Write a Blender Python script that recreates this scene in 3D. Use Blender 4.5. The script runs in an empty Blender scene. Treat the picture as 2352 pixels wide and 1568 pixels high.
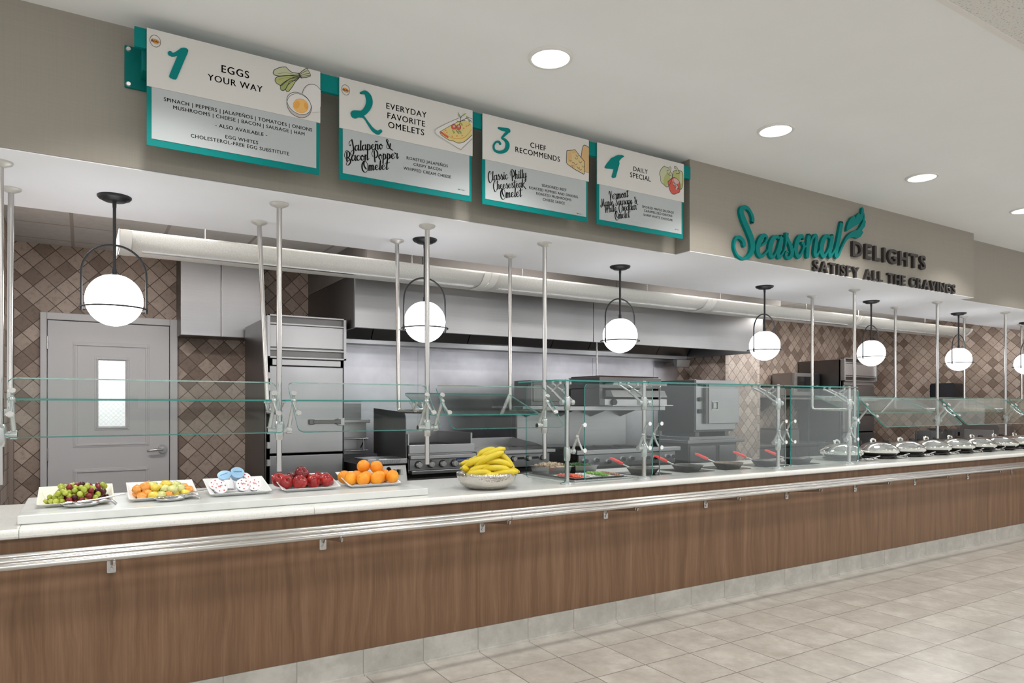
import bpy, bmesh, math, random
from mathutils import Vector, Matrix
R = random.Random(7)
SC = bpy.context.scene
COL = SC.collection
PI = math.pi

# ------------------------------------------------------------------ camera, world, exposure
CAM_F, CAM_H, CAM_T = 1596.0, 1.375, math.radians(31.75)
cd = bpy.data.cameras.new('camera')
cam = bpy.data.objects.new('camera', cd)
COL.objects.link(cam)
cd.sensor_fit = 'HORIZONTAL'; cd.sensor_width = 36.0
cd.lens = CAM_F / 2352 * 36.0
cd.shift_y = 149.0 / 2352
cd.clip_start = 0.05; cd.clip_end = 80
cam.location = (0, 0, CAM_H)
cam.rotation_euler = (PI / 2, 0, -CAM_T)
SC.camera = cam
SC.view_settings.view_transform = 'Standard'
SC.view_settings.look = 'None'
SC.view_settings.exposure = 0.2
SC.view_settings.gamma = 1.0
W = bpy.data.worlds.new('world'); SC.world = W; W.use_nodes = True
W.node_tree.nodes['Background'].inputs[0].default_value = (0.985, 0.99, 1.0, 1)
W.node_tree.nodes['Background'].inputs[1].default_value = 0.95
CEIL_Z, SOF_Z, KC_Z = 3.01, 2.40, 2.636

def lamp(name, loc, power, size, size_y=None, color=(1, .96, .9), rot=(0, 0, 0), spread=PI, parent=None):
    l = bpy.data.lights.new(name, 'AREA'); l.energy = power; l.color = color
    l.shape = 'RECTANGLE' if size_y else 'DISK'; l.size = size
    if size_y: l.size_y = size_y
    l.spread = spread
    o = bpy.data.objects.new(name, l); COL.objects.link(o); o.location = loc; o.rotation_euler = rot
    return o
DOWN_X = [-2.93, -1.33, 0.27, 1.868, 3.49, 5.094, 6.679, 8.28, 9.88]
DOWN_Y = 2.675
for x in DOWN_X:
    lamp('downlight_lamp', (x, DOWN_Y, CEIL_Z - .022), 10, .165, color=(1, .975, .93), spread=math.radians(118))
for y in (-.4, -3.2):                       # unseen fill lamps added behind the camera to light the dining side
    for x in (-3.5, 0, 3.5, 7, 10.5):
        lamp('dining_fill_lamp', (x, y, CEIL_Z - .03), 40, .6, .6, (1, .985, .96))
for x, y, p in ((-.05, 4.70, 26), (1.35, 4.6, 5), (3.0, 4.55, 7), (5.2, 4.55, 7), (7.3, 4.75, 26), (9.2, 4.75, 34)):   # unseen lamps added behind the bulkhead for kitchen ambient light
    lamp('kitchen_fill_lamp', (x, y, KC_Z - .03), p, 1.0, .35, (1, .97, .94))
for x in (2.6, 4.2, 5.8):                     # lamps inside the extraction hood
    lamp('hood_lamp', (x, 5.75, 2.30), 8, .30, .2, (.96, .97, 1))
lamp('corridor_lamp', (.25, 7.3, 2.5), 45, 1.0, .5, (1, 1, 1))

# ------------------------------------------------------------------ measuring helper: pixel of the 2352x1568 frame -> point on a real plane
CC, SS = math.cos(CAM_T), math.sin(CAM_T)
def ray(u, v):
    a = (u - 1176) / CAM_F; b = -(v - 933) / CAM_F
    return a * CC + SS, -a * SS + CC, b
def onY(u, v, Y):
    d = ray(u, v); t = Y / d[1]; return (d[0] * t, Y, CAM_H + d[2] * t)
def onZ(u, v, Z):
    d = ray(u, v); t = (Z - CAM_H) / d[2]; return (d[0] * t, d[1] * t, Z)

# ------------------------------------------------------------------ materials
def lin(r, g, b):
    f = lambda c: (c / 255 / 12.92) if c / 255 <= .04045 else ((c / 255 + .055) / 1.055) ** 2.4
    return (f(r), f(g), f(b), 1)
class NT:
    def __init__(s, name):
        s.m = bpy.data.materials.new(name); s.m.use_nodes = True
        s.t = s.m.node_tree; s.n = s.t.nodes; s.l = s.t.links
        s.b = s.n['Principled BSDF']; s.out = s.n['Material Output']
    def node(s, typ, **kw):
        n = s.n.new(typ)
        for k, v in kw.items(): setattr(n, k, v)
        return n
    def link(s, a, b): s.l.new(a, b)
    def math(s, op, a, b=None):
        n = s.node('ShaderNodeMath', operation=op)
        for i, x in enumerate((a, b)):
            if x is None: continue
            if isinstance(x, (int, float)): n.inputs[i].default_value = x
            else: s.link(x, n.inputs[i])
        return n.outputs[0]
    def coords(s, scale=(1, 1, 1), rot=(0, 0, 0), loc=(0, 0, 0)):
        tc = s.node('ShaderNodeTexCoord'); mp = s.node('ShaderNodeMapping')
        mp.inputs['Scale'].default_value = scale; mp.inputs['Rotation'].default_value = rot; mp.inputs['Location'].default_value = loc
        s.link(tc.outputs['Object'], mp.inputs[0]); return mp.outputs[0]
    def noise(s, vec, scale, detail=4, rough=.55):
        n = s.node('ShaderNodeTexNoise'); n.inputs['Scale'].default_value = scale
        n.inputs['Detail'].default_value = detail; n.inputs['Roughness'].default_value = rough
        s.link(vec, n.inputs['Vector']); return n.outputs['Fac']
    def ramp(s, fac, stops, const=False):
        n = s.node('ShaderNodeValToRGB'); cr = n.color_ramp
        if const: cr.interpolation = 'CONSTANT'
        while len(cr.elements) < len(stops): cr.elements.new(.5)
        for e, (p, c) in zip(cr.elements, stops): e.position = p; e.color = c
        s.link(fac, n.inputs[0]); return n.outputs[0]
    def mix(s, fac, a, b, blend='MIX'):
        n = s.node('ShaderNodeMix', data_type='RGBA', blend_type=blend)
        for sock, x in ((n.inputs[0], fac), (n.inputs[6], a), (n.inputs[7], b)):
            if isinstance(x, (int, float)): sock.default_value = x
            elif isinstance(x, tuple): sock.default_value = x
            else: s.link(x, sock)
        return n.outputs[2]
    def bump(s, h, strength=.2, dist=.01):
        n = s.node('ShaderNodeBump'); n.inputs['Strength'].default_value = strength; n.inputs['Distance'].default_value = dist
        s.link(h, n.inputs['Height']); s.link(n.outputs[0], s.b.inputs['Normal'])
def plain(name, c, rough=.5, metal=0, spec=.5, noise=0, nscale=20, coat=0):
    k = NT(name); k.b.inputs['Base Color'].default_value = c; k.b.inputs['Roughness'].default_value = rough
    k.b.inputs['Metallic'].default_value = metal; k.b.inputs['Specular IOR Level'].default_value = spec
    if coat: k.b.inputs['Coat Weight'].default_value = coat
    if noise:
        v = k.coords(); f = k.noise(v, nscale)
        lo = tuple(x * (1 - noise) for x in c[:3]) + (1,); hi = tuple(min(1, x * (1 + noise)) for x in c[:3]) + (1,)
        k.link(k.ramp(f, [(.3, lo), (.7, hi)]), k.b.inputs['Base Color'])
    return k.m
def steel(name, c, rough=.28, axis='x', var=.10):
    k = NT(name); k.b.inputs['Metallic'].default_value = 1.0
    sc = {'x': (1.5, 420, 420), 'z': (420, 420, 1.5), 'n': (8, 8, 8)}[axis]
    f = k.noise(k.coords(sc), 1.0, 3); f2 = k.noise(k.coords((1.1, 1.1, 1.1)), 1.3, 2)
    lo = tuple(x * (1 - var) for x in c[:3]) + (1,); hi = tuple(min(1, x * (1 + var)) for x in c[:3]) + (1,)
    k.link(k.mix(.65, k.ramp(f, [(.3, lo), (.7, hi)]), k.ramp(f2, [(.3, lo), (.7, hi)])), k.b.inputs['Base Color'])  # broad clouding puts soft reflections into the base colour
    r = k.node('ShaderNodeMapRange'); r.inputs['To Min'].default_value = rough - .05; r.inputs['To Max'].default_value = rough + .10
    k.link(f2, r.inputs[0]); k.link(r.outputs[0], k.b.inputs['Roughness'])
    k.bump(f, .03, .002)
    return k.m
def diamond(name, axis, tile=.1027, pal=None, diag=True, grout=(.095, .066, .050, 1), off=(0, 0)):
    k = NT(name)
    tc = k.node('ShaderNodeTexCoord'); sp = k.node('ShaderNodeSeparateXYZ'); k.link(tc.outputs['Object'], sp.inputs[0])
    a = sp.outputs[0 if axis == 'x' else 1]; b = sp.outputs[2]
    a = k.math('ADD', a, off[0]); b = k.math('ADD', b, off[1])
    if diag:
        q = 1 / (tile * math.sqrt(2))
        p = k.math('MULTIPLY', k.math('ADD', a, b), q); r = k.math('MULTIPLY', k.math('SUBTRACT', a, b), q)
    else:
        p = k.math('MULTIPLY', a, 1 / tile); r = k.math('MULTIPLY', b, 1 / tile)
    fp, fr = k.math('FLOOR', p), k.math('FLOOR', r)
    cb = k.node('ShaderNodeCombineXYZ'); k.link(fp, cb.inputs[0]); k.link(fr, cb.inputs[1])
    wn = k.node('ShaderNodeTexWhiteNoise', noise_dimensions='2D'); k.link(cb.outputs[0], wn.inputs[0])
    pal = pal or [(.23, .17, .135), (.33, .255, .21), (.39, .31, .26), (.43, .345, .29), (.48, .39, .335)]
    n = len(pal)
    base = k.ramp(wn.outputs[0], [(i / n, c + (1,)) for i, c in enumerate(pal)], True)
    mott = k.noise(k.coords(), 30, 6, .65)
    base = k.mix(.42, base, k.ramp(mott, [(.32, (.42, .36, .32, 1)), (.5, (1, 1, 1, 1)), (.75, (1.2, 1.15, 1.1, 1))]), 'MULTIPLY')
    def edge(x):
        d = k.math('ABSOLUTE', k.math('SUBTRACT', k.math('FRACT', x), .5)); return k.math('GREATER_THAN', d, .5 - .028)
    g = k.math('MAXIMUM', edge(p), edge(r))
    k.link(k.mix(g, base, grout), k.b.inputs['Base Color'])
    k.b.inputs['Roughness'].default_value = .55
    h = k.math('SUBTRACT', 1.0, g); k.bump(h, .35, .004)
    return k.m
def floor_tile(name, axis2, tx, ty, ox, oy, c1, c2, grout, gw=.007, rough=.42):
    k = NT(name); tc = k.node('ShaderNodeTexCoord'); sp = k.node('ShaderNodeSeparateXYZ'); k.link(tc.outputs['Object'], sp.inputs[0])
    a = k.math('MULTIPLY', k.math('SUBTRACT', sp.outputs[0], ox), 1 / tx)
    b = k.math('MULTIPLY', k.math('SUBTRACT', sp.outputs[axis2], oy), 1 / ty)
    fa, fb = k.math('FLOOR', a), k.math('FLOOR', b)
    cb = k.node('ShaderNodeCombineXYZ'); k.link(fa, cb.inputs[0]); k.link(fb, cb.inputs[1])
    wn = k.node('ShaderNodeTexWhiteNoise', noise_dimensions='2D'); k.link(cb.outputs[0], wn.inputs[0])
    # every tile shows another piece of the mottling
    ofs = k.node('ShaderNodeVectorMath', operation='SCALE'); ofs.inputs['Scale'].default_value = 7
    k.link(wn.outputs['Color'], ofs.inputs[0])
    ad = k.node('ShaderNodeVectorMath', operation='ADD'); k.link(tc.outputs['Object'], ad.inputs[0]); k.link(ofs.outputs[0], ad.inputs[1])
    m1 = k.noise(ad.outputs[0], 5, 9, .68); m2 = k.noise(ad.outputs[0], 22, 6, .6)
    col = k.ramp(m1, [(.36, c1), (.52, tuple((x + y) / 2 for x, y in zip(c1, c2))), (.62, c2)])
    col = k.mix(.35, col, k.ramp(m2, [(.3, (.80, .79, .77, 1)), (.6, (1.06, 1.06, 1.06, 1))]), 'MULTIPLY')
    def edge(x, t):
        d = k.math('ABSOLUTE', k.math('SUBTRACT', k.math('FRACT', x), .5)); return k.math('GREATER_THAN', d, .5 - gw / t / 2)
    g = k.math('MAXIMUM', edge(a, tx), edge(b, ty))
    k.link(k.mix(g, col, grout), k.b.inputs['Base Color']); k.b.inputs['Roughness'].default_value = rough
    k.bump(k.math('SUBTRACT', 1.0, g), .25, .003)
    return k.m
def wood_mat():
    k = NT('walnut_laminate')
    dn = k.node('ShaderNodeTexNoise'); dn.inputs['Scale'].default_value = 1.0; dn.inputs['Detail'].default_value = 3
    k.link(k.coords((2.6, 1, 1.5)), dn.inputs['Vector'])
    dv = k.node('ShaderNodeVectorMath', operation='MULTIPLY_ADD'); dv.inputs[1].default_value = (2.2, 0, 0)
    k.link(dn.outputs['Color'], dv.inputs[0]); k.link(k.coords((19, 1, .75)), dv.inputs[2])
    f = k.noise(dv.outputs[0], 1.0, 9, .66)
    f2 = k.noise(k.coords((140, 1, 3.0)), 1.0, 4, .6)
    w = k.node('ShaderNodeTexNoise'); w.inputs['Scale'].default_value = 1.6; w.inputs['Detail'].default_value = 2
    k.link(k.coords((3.2, 1, .35)), w.inputs['Vector'])
    c = k.ramp(f, [(.28, lin(94, 69, 49)), (.5, lin(113, 86, 64)), (.72, lin(128, 100, 78))])
    c = k.mix(.45, c, k.ramp(f2, [(.35, (.80, .78, .76, 1)), (.62, (1.12, 1.12, 1.12, 1))]), 'MULTIPLY')
    c = k.mix(.4, c, k.ramp(w.outputs['Fac'], [(.35, (.92, .91, .90, 1)), (.65, (1.06, 1.05, 1.05, 1))]), 'MULTIPLY')
    k.link(c, k.b.inputs['Base Color']); k.b.inputs['Roughness'].default_value = .5
    k.b.inputs['Specular IOR Level'].default_value = .35
    return k.m
def glass_mat(name, tint, gloss=1.0):
    k = NT(name); k.n.remove(k.b)
    tr = k.node('ShaderNodeBsdfTransparent'); tr.inputs[0].default_value = tint
    gl = k.node('ShaderNodeBsdfGlossy'); gl.inputs['Roughness'].default_value = .015; gl.inputs[0].default_value = (.95, 1, .98, 1)
    lw = k.node('ShaderNodeLayerWeight'); lw.inputs[0].default_value = .5
    fr = k.math('ADD', k.math('MULTIPLY', k.math('POWER', lw.outputs['Facing'], 4.0), .9), .034)
    mx = k.node('ShaderNodeMixShader')
    k.link(k.math('MULTIPLY', fr, gloss), mx.inputs[0]); k.link(tr.outputs[0], mx.inputs[1]); k.link(gl.outputs[0], mx.inputs[2])
    k.link(mx.outputs[0], k.out.inputs[0]); return k.m
def emit(name, c, s):
    k = NT(name); k.b.inputs['Base Color'].default_value = c
    k.b.inputs['Emission Color'].default_value = c; k.b.inputs['Emission Strength'].default_value = s
    return k.m
M = {}
M['white_ceiling'] = plain('white_ceiling', (.88, .90, .91, 1), .85, noise=.015, nscale=2)
M['white_soffit'] = plain('white_soffit', (.88, .89, .94, 1), .8, noise=.015, nscale=2)
k = NT('acoustic_tile'); f = k.noise(k.coords(), 110, 3, .6)
k.link(k.ramp(f, [(.34, (.40, .40, .385, 1)), (.42, (.74, .735, .71, 1))]), k.b.inputs['Base Color']); k.b.inputs['Roughness'].default_value = .9
M['acoustic_tile'] = k.m
k = NT('taupe_wallcovering'); f = k.noise(k.coords((2, 2, 220)), 1.0, 2); f2 = k.noise(k.coords((220, 220, 3)), 1.0, 2)
c = k.mix(.5, k.ramp(f, [(.3, (.305, .28, .24, 1)), (.7, (.34, .315, .27, 1))]), k.ramp(f2, [(.3, (.31, .285, .245, 1)), (.7, (.335, .31, .265, 1))]))
k.link(c, k.b.inputs['Base Color']); k.b.inputs['Roughness'].default_value = .62; M['taupe'] = k.m
M['floor'] = floor_tile('beige_floor_tile', 1, .3295, .3295, 2.2215, 3.1026, (.335, .31, .275, 1), (.455, .43, .39, 1), (.165, .15, .13, 1), .006, .30)
M['base_tile'] = floor_tile('base_tile', 2, .335, .5, 1.908, -.2, (.36, .35, .32, 1), (.49, .475, .44, 1), (.25, .235, .21, 1), .004, .4)
M['wood'] = wood_mat()
k = NT('quartz_worktop'); f = k.noise(k.coords(), 160, 2)
k.link(k.ramp(f, [(.3, (.60, .60, .565, 1)), (.45, (.70, .70, .67, 1)), (.7, (.72, .72, .69, 1))]), k.b.inputs['Base Color']); k.b.inputs['Roughness'].default_value = .16
M['quartz'] = k.m
k = NT('white_marble'); f = k.noise(k.coords((1, 2.5, 1)), 3.5, 8, .6)
k.link(k.ramp(f, [(.35, (.58, .60, .58, 1)), (.5, (.66, .675, .66, 1)), (.7, (.69, .70, .685, 1))]), k.b.inputs['Base Color']); k.b.inputs['Roughness'].default_value = .22
M['marble'] = k.m
M['tile_x'] = diamond('diamond_tile_facing_counter', 'x', off=(.03, .02))
M['tile_y'] = diamond('diamond_tile_side', 'y', off=(.01, .05))
LIT_PAL = [(.43, .365, .325), (.48, .415, .37), (.52, .455, .41), (.37, .305, .27)]  # paler tile: the stronger light on the column front is put into its colour
M['tile_col'] = diamond('diamond_tile_lit_column', 'x', pal=LIT_PAL, off=(.055, .0), grout=(.17, .13, .105, 1))
M['border_x'] = diamond('border_tile_lit_front', 'x', tile=.105, pal=LIT_PAL, diag=False, grout=(.17, .13, .105, 1))
M['border_y'] = diamond('border_tile_side', 'y', tile=.105, diag=False)
M['kceil'] = floor_tile('kitchen_ceiling_tile', 1, .58, .53, -.06, 5.765, (.66, .645, .64, 1), (.70, .685, .68, 1), (.46, .42, .39, 1), .022, .8)
M['steel'] = steel('brushed_steel', (.42, .42, .425, 1), .30, 'x', .16)
M['steel_z'] = steel('brushed_steel_upright', (.44, .44, .455, 1), .32, 'x', .14)
M['steel_guard'] = steel('dull_guard_steel', (.27, .275, .28, 1), .42, 'n')
M['steel_dark_shaded'] = steel('dark_and_shaded_steel', (.17, .165, .163, 1), .36, 'n')  # darker copy: shade on stainless sides put into the colour; also dark fittings
M['steel_bright'] = steel('bright_steel', (.54, .54, .55, 1), .42, 'x', .06)
M['steel_wall'] = steel('steel_wall_cladding', (.47, .47, .50, 1), .27, 'n', .16)
M['satin_tube'] = plain('satin_steel_tube', (.56, .545, .52, 1), .26, 1)
M['post'] = plain('satin_post', (.50, .49, .475, 1), .24, 1)
M['chrome'] = plain('polished_chrome', (.80, .79, .77, 1), .07, 1)
M['pewter'] = plain('pewter', (.50, .50, .50, 1), .22, 1)
M['flange'] = plain('pale_flange', (.60, .59, .56, 1), .45, .35)
M['cast'] = plain('pale_cast_fitting', (.50, .52, .52, 1), .25, .6)
M['knob'] = plain('bright_disc', (.85, .85, .84, 1), .22, .8)
M['black'] = plain('black_metal', (.012, .013, .016, 1), .42)
M['black_soft'] = plain('matt_black', (.014, .013, .013, 1), .65)
M['dark_letter'] = plain('charcoal_letter', (.035, .03, .028, 1), .5)
M['ink'] = plain('printed_ink', (.014, .013, .014, 1), .9, spec=.05)
M['teal'] = plain('teal_paint', (.0, .215, .205, 1), .55, spec=.15)
M['teal_dim'] = plain('teal_bracket', (.0, .18, .165, 1), .5, spec=.15)
M['board_white'] = plain('board_white', (.69, .68, .655, 1), .6, spec=.25)
M['board_grey'] = plain('board_grey', (.47, .505, .515, 1), .6, spec=.25)
M['door_white'] = plain('painted_door', (.56, .56, .58, 1), .4)
M['globe'] = emit('lit_opal_globe', (.985, .98, 1, 1), 5.2)
M['lens'] = emit('lit_downlight_lens', (1, .99, .96, 1), 4.0)
M['trimwhite'] = plain('white_trim', (.80, .79, .77, 1), .45)
k = NT('perforated_white'); ck = k.noise(k.coords((1, 1, 1)), 260, 0)
k.link(k.ramp(ck, [(.40, (.66, .66, .635, 1)), (.60, (.78, .78, .755, 1))]), k.b.inputs['Base Color']); k.b.inputs['Roughness'].default_value = .5
M['perf'] = k.m
M['glass'] = glass_mat('clear_glass', (.955, .975, .968, 1), 1.0)
M['glass_edge'] = glass_mat('green_glass_edge', (.16, .60, .54, 1), .9)
kk = NT('green_edge'); kk.b.inputs['Base Color'].default_value = (.045, .30, .27, 1); kk.b.inputs['Roughness'].default_value = .12
kk.b.inputs['Transmission Weight'].default_value = .35; M['edge'] = kk.m
M['door_glass'] = glass_mat('wired_glass', (.88, .90, .90, 1), 1.0)
M['dish'] = plain('white_dish', (.82, .82, .82, 1), .2)
M['dish_cream'] = plain('cream_dish', (.82, .805, .71, 1), .25)
M['induction'] = plain('black_hob_glass', (.012, .012, .012, 1), .12)
M['pan'] = plain('worn_pan', (.10, .098, .095, 1), .38, .8, noise=.3, nscale=30)
M['pan_brown'] = plain('brown_pan', (.16, .115, .08, 1), .38, .8, noise=.3, nscale=30)
M['red_grip'] = plain('red_silicone', (.75, .045, .035, 1), .45)
def fruit(name, stops, scale, rough=.35, spec=.5, sss=0):
    k = NT(name); f = k.noise(k.coords(), scale, 4, .6)
    k.link(k.ramp(f, stops), k.b.inputs['Base Color']); k.b.inputs['Roughness'].default_value = rough
    if sss: k.b.inputs['Subsurface Weight'].default_value = sss; k.b.inputs['Subsurface Radius'].default_value = (.01, .006, .003)
    return k.m
M['apple'] = fruit('red_apple', [(.35, (.24, .012, .014, 1)), (.55, (.40, .022, .022, 1)), (.72, (.55, .10, .06, 1))], 22, .22)
M['apple_b'] = fruit('dark_red_apple', [(.35, (.12, .006, .010, 1)), (.6, (.25, .012, .016, 1))], 22, .22)
k = NT('orange_peel'); f = k.noise(k.coords(), 260, 2); f2 = k.noise(k.coords(), 12, 2)
k.link(k.ramp(f2, [(.35, (.85, .27, .012, 1)), (.65, (.92, .38, .02, 1))]), k.b.inputs['Base Color']); k.b.inputs['Roughness'].default_value = .38; k.bump(f, .25, .002); M['orange'] = k.m
M['banana'] = fruit('banana_skin', [(.35, (.60, .44, .012, 1)), (.55, (.72, .55, .025, 1)), (.75, (.68, .60, .06, 1))], 14, .42)
M['banana_stalk'] = plain('banana_stalk', (.42, .34, .05, 1), .6)
M['stalk'] = plain('brown_stalk', (.11, .075, .02, 1), .7)
M['grape_g'] = fruit('green_grape', [(.35, (.33, .40, .035, 1)), (.65, (.50, .53, .09, 1))], 30, .22)
M['grape_r'] = fruit('red_grape', [(.35, (.16, .012, .016, 1)), (.65, (.34, .035, .04, 1))], 30, .2)
M['grape_d'] = fruit('dark_grape', [(.35, (.035, .006, .012, 1)), (.65, (.10, .01, .02, 1))], 30, .2)
M['cantaloupe'] = fruit('cantaloupe', [(.35, (.85, .30, .05, 1)), (.65, (.92, .46, .12, 1))], 40, .3)
M['honeydew'] = fruit('honeydew', [(.35, (.62, .66, .22, 1)), (.65, (.78, .74, .36, 1))], 40, .3)
M['pineapple'] = fruit('pineapple', [(.35, (.85, .62, .06, 1)), (.65, (.90, .74, .16, 1))], 60, .35)
M['cup'] = plain('frosted_cup', (.78, .79, .82, 1), .28)
M['foil'] = plain('white_foil_lid', (.84, .85, .88, 1), .3)
M['foil_blue'] = plain('blue_foil_lid', (.33, .55, .78, 1), .3)
M['red_print'] = plain('red_print', (.70, .035, .03, 1), .4)
M['blue_print'] = plain('blue_print', (.02, .05, .28, 1), .4)
M['mushroom'] = fruit('cut_mushroom', [(.3, (.12, .075, .05, 1)), (.42, (.48, .35, .25, 1)), (.7, (.72, .60, .48, 1))], 45, .7)
M['greens'] = fruit('chopped_greens', [(.35, (.01, .05, .012, 1)), (.65, (.05, .16, .03, 1))], 80, .6)
M['tomato'] = fruit('diced_tomato', [(.35, (.62, .06, .03, 1)), (.65, (.80, .20, .10, 1))], 80, .4)
M['onion'] = fruit('diced_onion', [(.35, (.55, .52, .50, 1)), (.65, (.75, .72, .70, 1))], 80, .4)
M['pepper'] = fruit('diced_pepper', [(.35, (.10, .30, .02, 1)), (.65, (.26, .50, .05, 1))], 80, .4)
M['bacon'] = fruit('chopped_bacon', [(.35, (.25, .07, .04, 1)), (.65, (.50, .28, .18, 1))], 80, .5)
M['dispenser'] = plain('smoky_plastic', (.02, .021, .026, 1), .18)
M['hammered'] = None
k = NT('hammered_steel'); k.b.inputs['Metallic'].default_value = 1; k.b.inputs['Base Color'].default_value = (.60, .575, .54, 1); k.b.inputs['Roughness'].default_value = .2
v = k.node('ShaderNodeTexVoronoi'); v.inputs['Scale'].default_value = 95; k.link(k.coords(), v.inputs['Vector']); k.bump(v.outputs['Distance'], .5, .004); M['hammered'] = k.m

# ------------------------------------------------------------------ mesh builder
ORG = {}
class MB:
    def __init__(s): s.v = []; s.f = []; s.m = []; s.sm = []
    def add(s, vs, fs, mi=0, smooth=False):
        o = len(s.v); s.v += [tuple(p) for p in vs]
        for f in fs: s.f.append([i + o for i in f]); s.m.append(mi); s.sm.append(smooth)
        return s
    def box(s, x0, x1, y0, y1, z0, z1, mi=0):
        return s.add([(x0, y0, z0), (x1, y0, z0), (x1, y1, z0), (x0, y1, z0), (x0, y0, z1), (x1, y0, z1), (x1, y1, z1), (x0, y1, z1)],
                     [(0, 3, 2, 1), (4, 5, 6, 7), (0, 1, 5, 4), (1, 2, 6, 5), (2, 3, 7, 6), (3, 0, 4, 7)], mi)
    def cyl(s, p0, p1, r0, r1=None, n=16, mi=0, smooth=True):
        r1 = r0 if r1 is None else r1
        p0, p1 = Vector(p0), Vector(p1); d = (p1 - p0).normalized()
        a = d.orthogonal().normalized(); b = d.cross(a)
        ring = lambda p, r: [p + (a * math.cos(2 * PI * i / n) + b * math.sin(2 * PI * i / n)) * r for i in range(n)]
        vs = ring(p0, r0) + ring(p1, r1)
        s.add(vs, [(i, (i + 1) % n, n + (i + 1) % n, n + i) for i in range(n)], mi, smooth)
        s.add(vs[:n], [tuple(range(n))[::-1]], mi); s.add(vs[n:], [tuple(range(n))], mi); return s
    def tube(s, path, r, n=10, mi=0, caps=True, closed=False):
        P = [Vector(p) for p in path]; N = len(P)
        rr = r if isinstance(r, (list, tuple)) else [r] * N
        rings = []; a = None
        for i, p in enumerate(P):
            if closed: t = (P[(i + 1) % N] - P[i - 1]).normalized()
            else: t = (P[min(i + 1, N - 1)] - P[max(i - 1, 0)]).normalized()
            a = t.orthogonal().normalized() if a is None else (a - t * a.dot(t)).normalized()
            b = t.cross(a)
            rings.append([p + (a * math.cos(2 * PI * j / n) + b * math.sin(2 * PI * j / n)) * rr[i] for j in range(n)])
        vs = [q for g in rings for q in g]; fs = []
        for i in range(N if closed else N - 1):
            k2 = (i + 1) % N
            fs += [(i * n + j, i * n + (j + 1) % n, k2 * n + (j + 1) % n, k2 * n + j) for j in range(n)]
        s.add(vs, fs, mi, True)
        if caps and not closed:
            s.add(rings[0], [tuple(range(n))[::-1]], mi); s.add(rings[-1], [tuple(range(n))], mi)
        return s
    def lathe(s, c, prof, n=24, mi=0, smooth=True, sx=1, sy=1):
        vs = []; fs = []
        for r, z in prof: vs += [(c[0] + r * sx * math.cos(2 * PI * i / n), c[1] + r * sy * math.sin(2 * PI * i / n), c[2] + z) for i in range(n)]
        for k2 in range(len(prof) - 1):
            fs += [(k2 * n + i, k2 * n + (i + 1) % n, (k2 + 1) * n + (i + 1) % n, (k2 + 1) * n + i) for i in range(n)]
        s.add(vs, fs, mi, smooth)
        if prof[0][0] > 1e-5: s.add(vs[:n], [tuple(range(n))[::-1]], mi)
        if prof[-1][0] > 1e-5: s.add(vs[-n:], [tuple(range(n))], mi)
        return s
    def ball(s, c, rx, ry=None, rz=None, n=16, m=10, mi=0):
        ry = rx if ry is None else ry; rz = rx if rz is None else rz
        vs = [(c[0], c[1], c[2] - rz)]
        for k2 in range(1, m):
            t = -PI / 2 + PI * k2 / m
            vs += [(c[0] + rx * math.cos(t) * math.cos(2 * PI * i / n), c[1] + ry * math.cos(t) * math.sin(2 * PI * i / n), c[2] + rz * math.sin(t)) for i in range(n)]
        vs.append((c[0], c[1], c[2] + rz)); L = len(vs) - 1; fs = []
        fs += [(0, 1 + (i + 1) % n, 1 + i) for i in range(n)]
        for k2 in range(m - 2):
            fs += [(1 + k2 * n + i, 1 + k2 * n + (i + 1) % n, 1 + (k2 + 1) * n + (i + 1) % n, 1 + (k2 + 1) * n + i) for i in range(n)]
        fs += [(1 + (m - 2) * n + i, 1 + (m - 2) * n + (i + 1) % n, L) for i in range(n)]
        return s.add(vs, fs, mi, True)
    def prism(s, poly, mp, h0, h1, mi=0, mi_side=None, smooth=False):
        n = len(poly); vs = [mp(a, b, h0) for a, b in poly] + [mp(a, b, h1) for a, b in poly]
        s.add(vs, [tuple(range(n))[::-1], tuple(range(n, 2 * n))], mi)
        s.add(vs, [(i, (i + 1) % n, n + (i + 1) % n, n + i) for i in range(n)], mi if mi_side is None else mi_side, smooth); return s
    def build(s, name, mat, parent=None, bevel=0, seg=2):
        me = bpy.data.meshes.new(name)
        o3 = Vector(ORG.get(parent.name, (0, 0, 0))) if parent else Vector((0, 0, 0))
        me.from_pydata([tuple(Vector(p) - o3) for p in s.v], [], s.f); me.update()
        for mt in (mat if isinstance(mat, (list, tuple)) else [mat]): me.materials.append(mt)
        me.polygons.foreach_set('material_index', s.m); me.polygons.foreach_set('use_smooth', s.sm)
        bm = bmesh.new(); bm.from_mesh(me); bmesh.ops.recalc_face_normals(bm, faces=bm.faces); bm.to_mesh(me); bm.free()
        ob = bpy.data.objects.new(name, me); COL.objects.link(ob)
        if parent: ob.parent = parent; ORG[ob.name] = o3
        if bevel:
            b = ob.modifiers.new('edge', 'BEVEL'); b.width = bevel; b.segments = seg; b.limit_method = 'ANGLE'; b.angle_limit = math.radians(40)
        return ob
def thing(name, label, cat, loc=(0, 0, 0), group=None):
    o = bpy.data.objects.new(name, None); COL.objects.link(o); o.location = loc; o.empty_display_size = .05
    ORG[o.name] = tuple(loc); return tag(o, label, cat, group)
def tag(o, label, cat, group=None):
    o['label'] = label; o['category'] = cat
    if group: o['group'] = group
    return o
def solo(mb, name, mat, label, cat, loc=None, group=None, bevel=0):
    """a thing that is one mesh, its origin at its base"""
    o = mb.build(name, mat, bevel=bevel)
    if loc:
        o.data.transform(Matrix.Translation(-Vector(loc))); o.location = loc
    return tag(o, label, cat, group)
def struct(mb, name, mat, bevel=0):
    o = mb.build(name, mat, bevel=bevel); o['kind'] = 'structure'; return o
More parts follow.
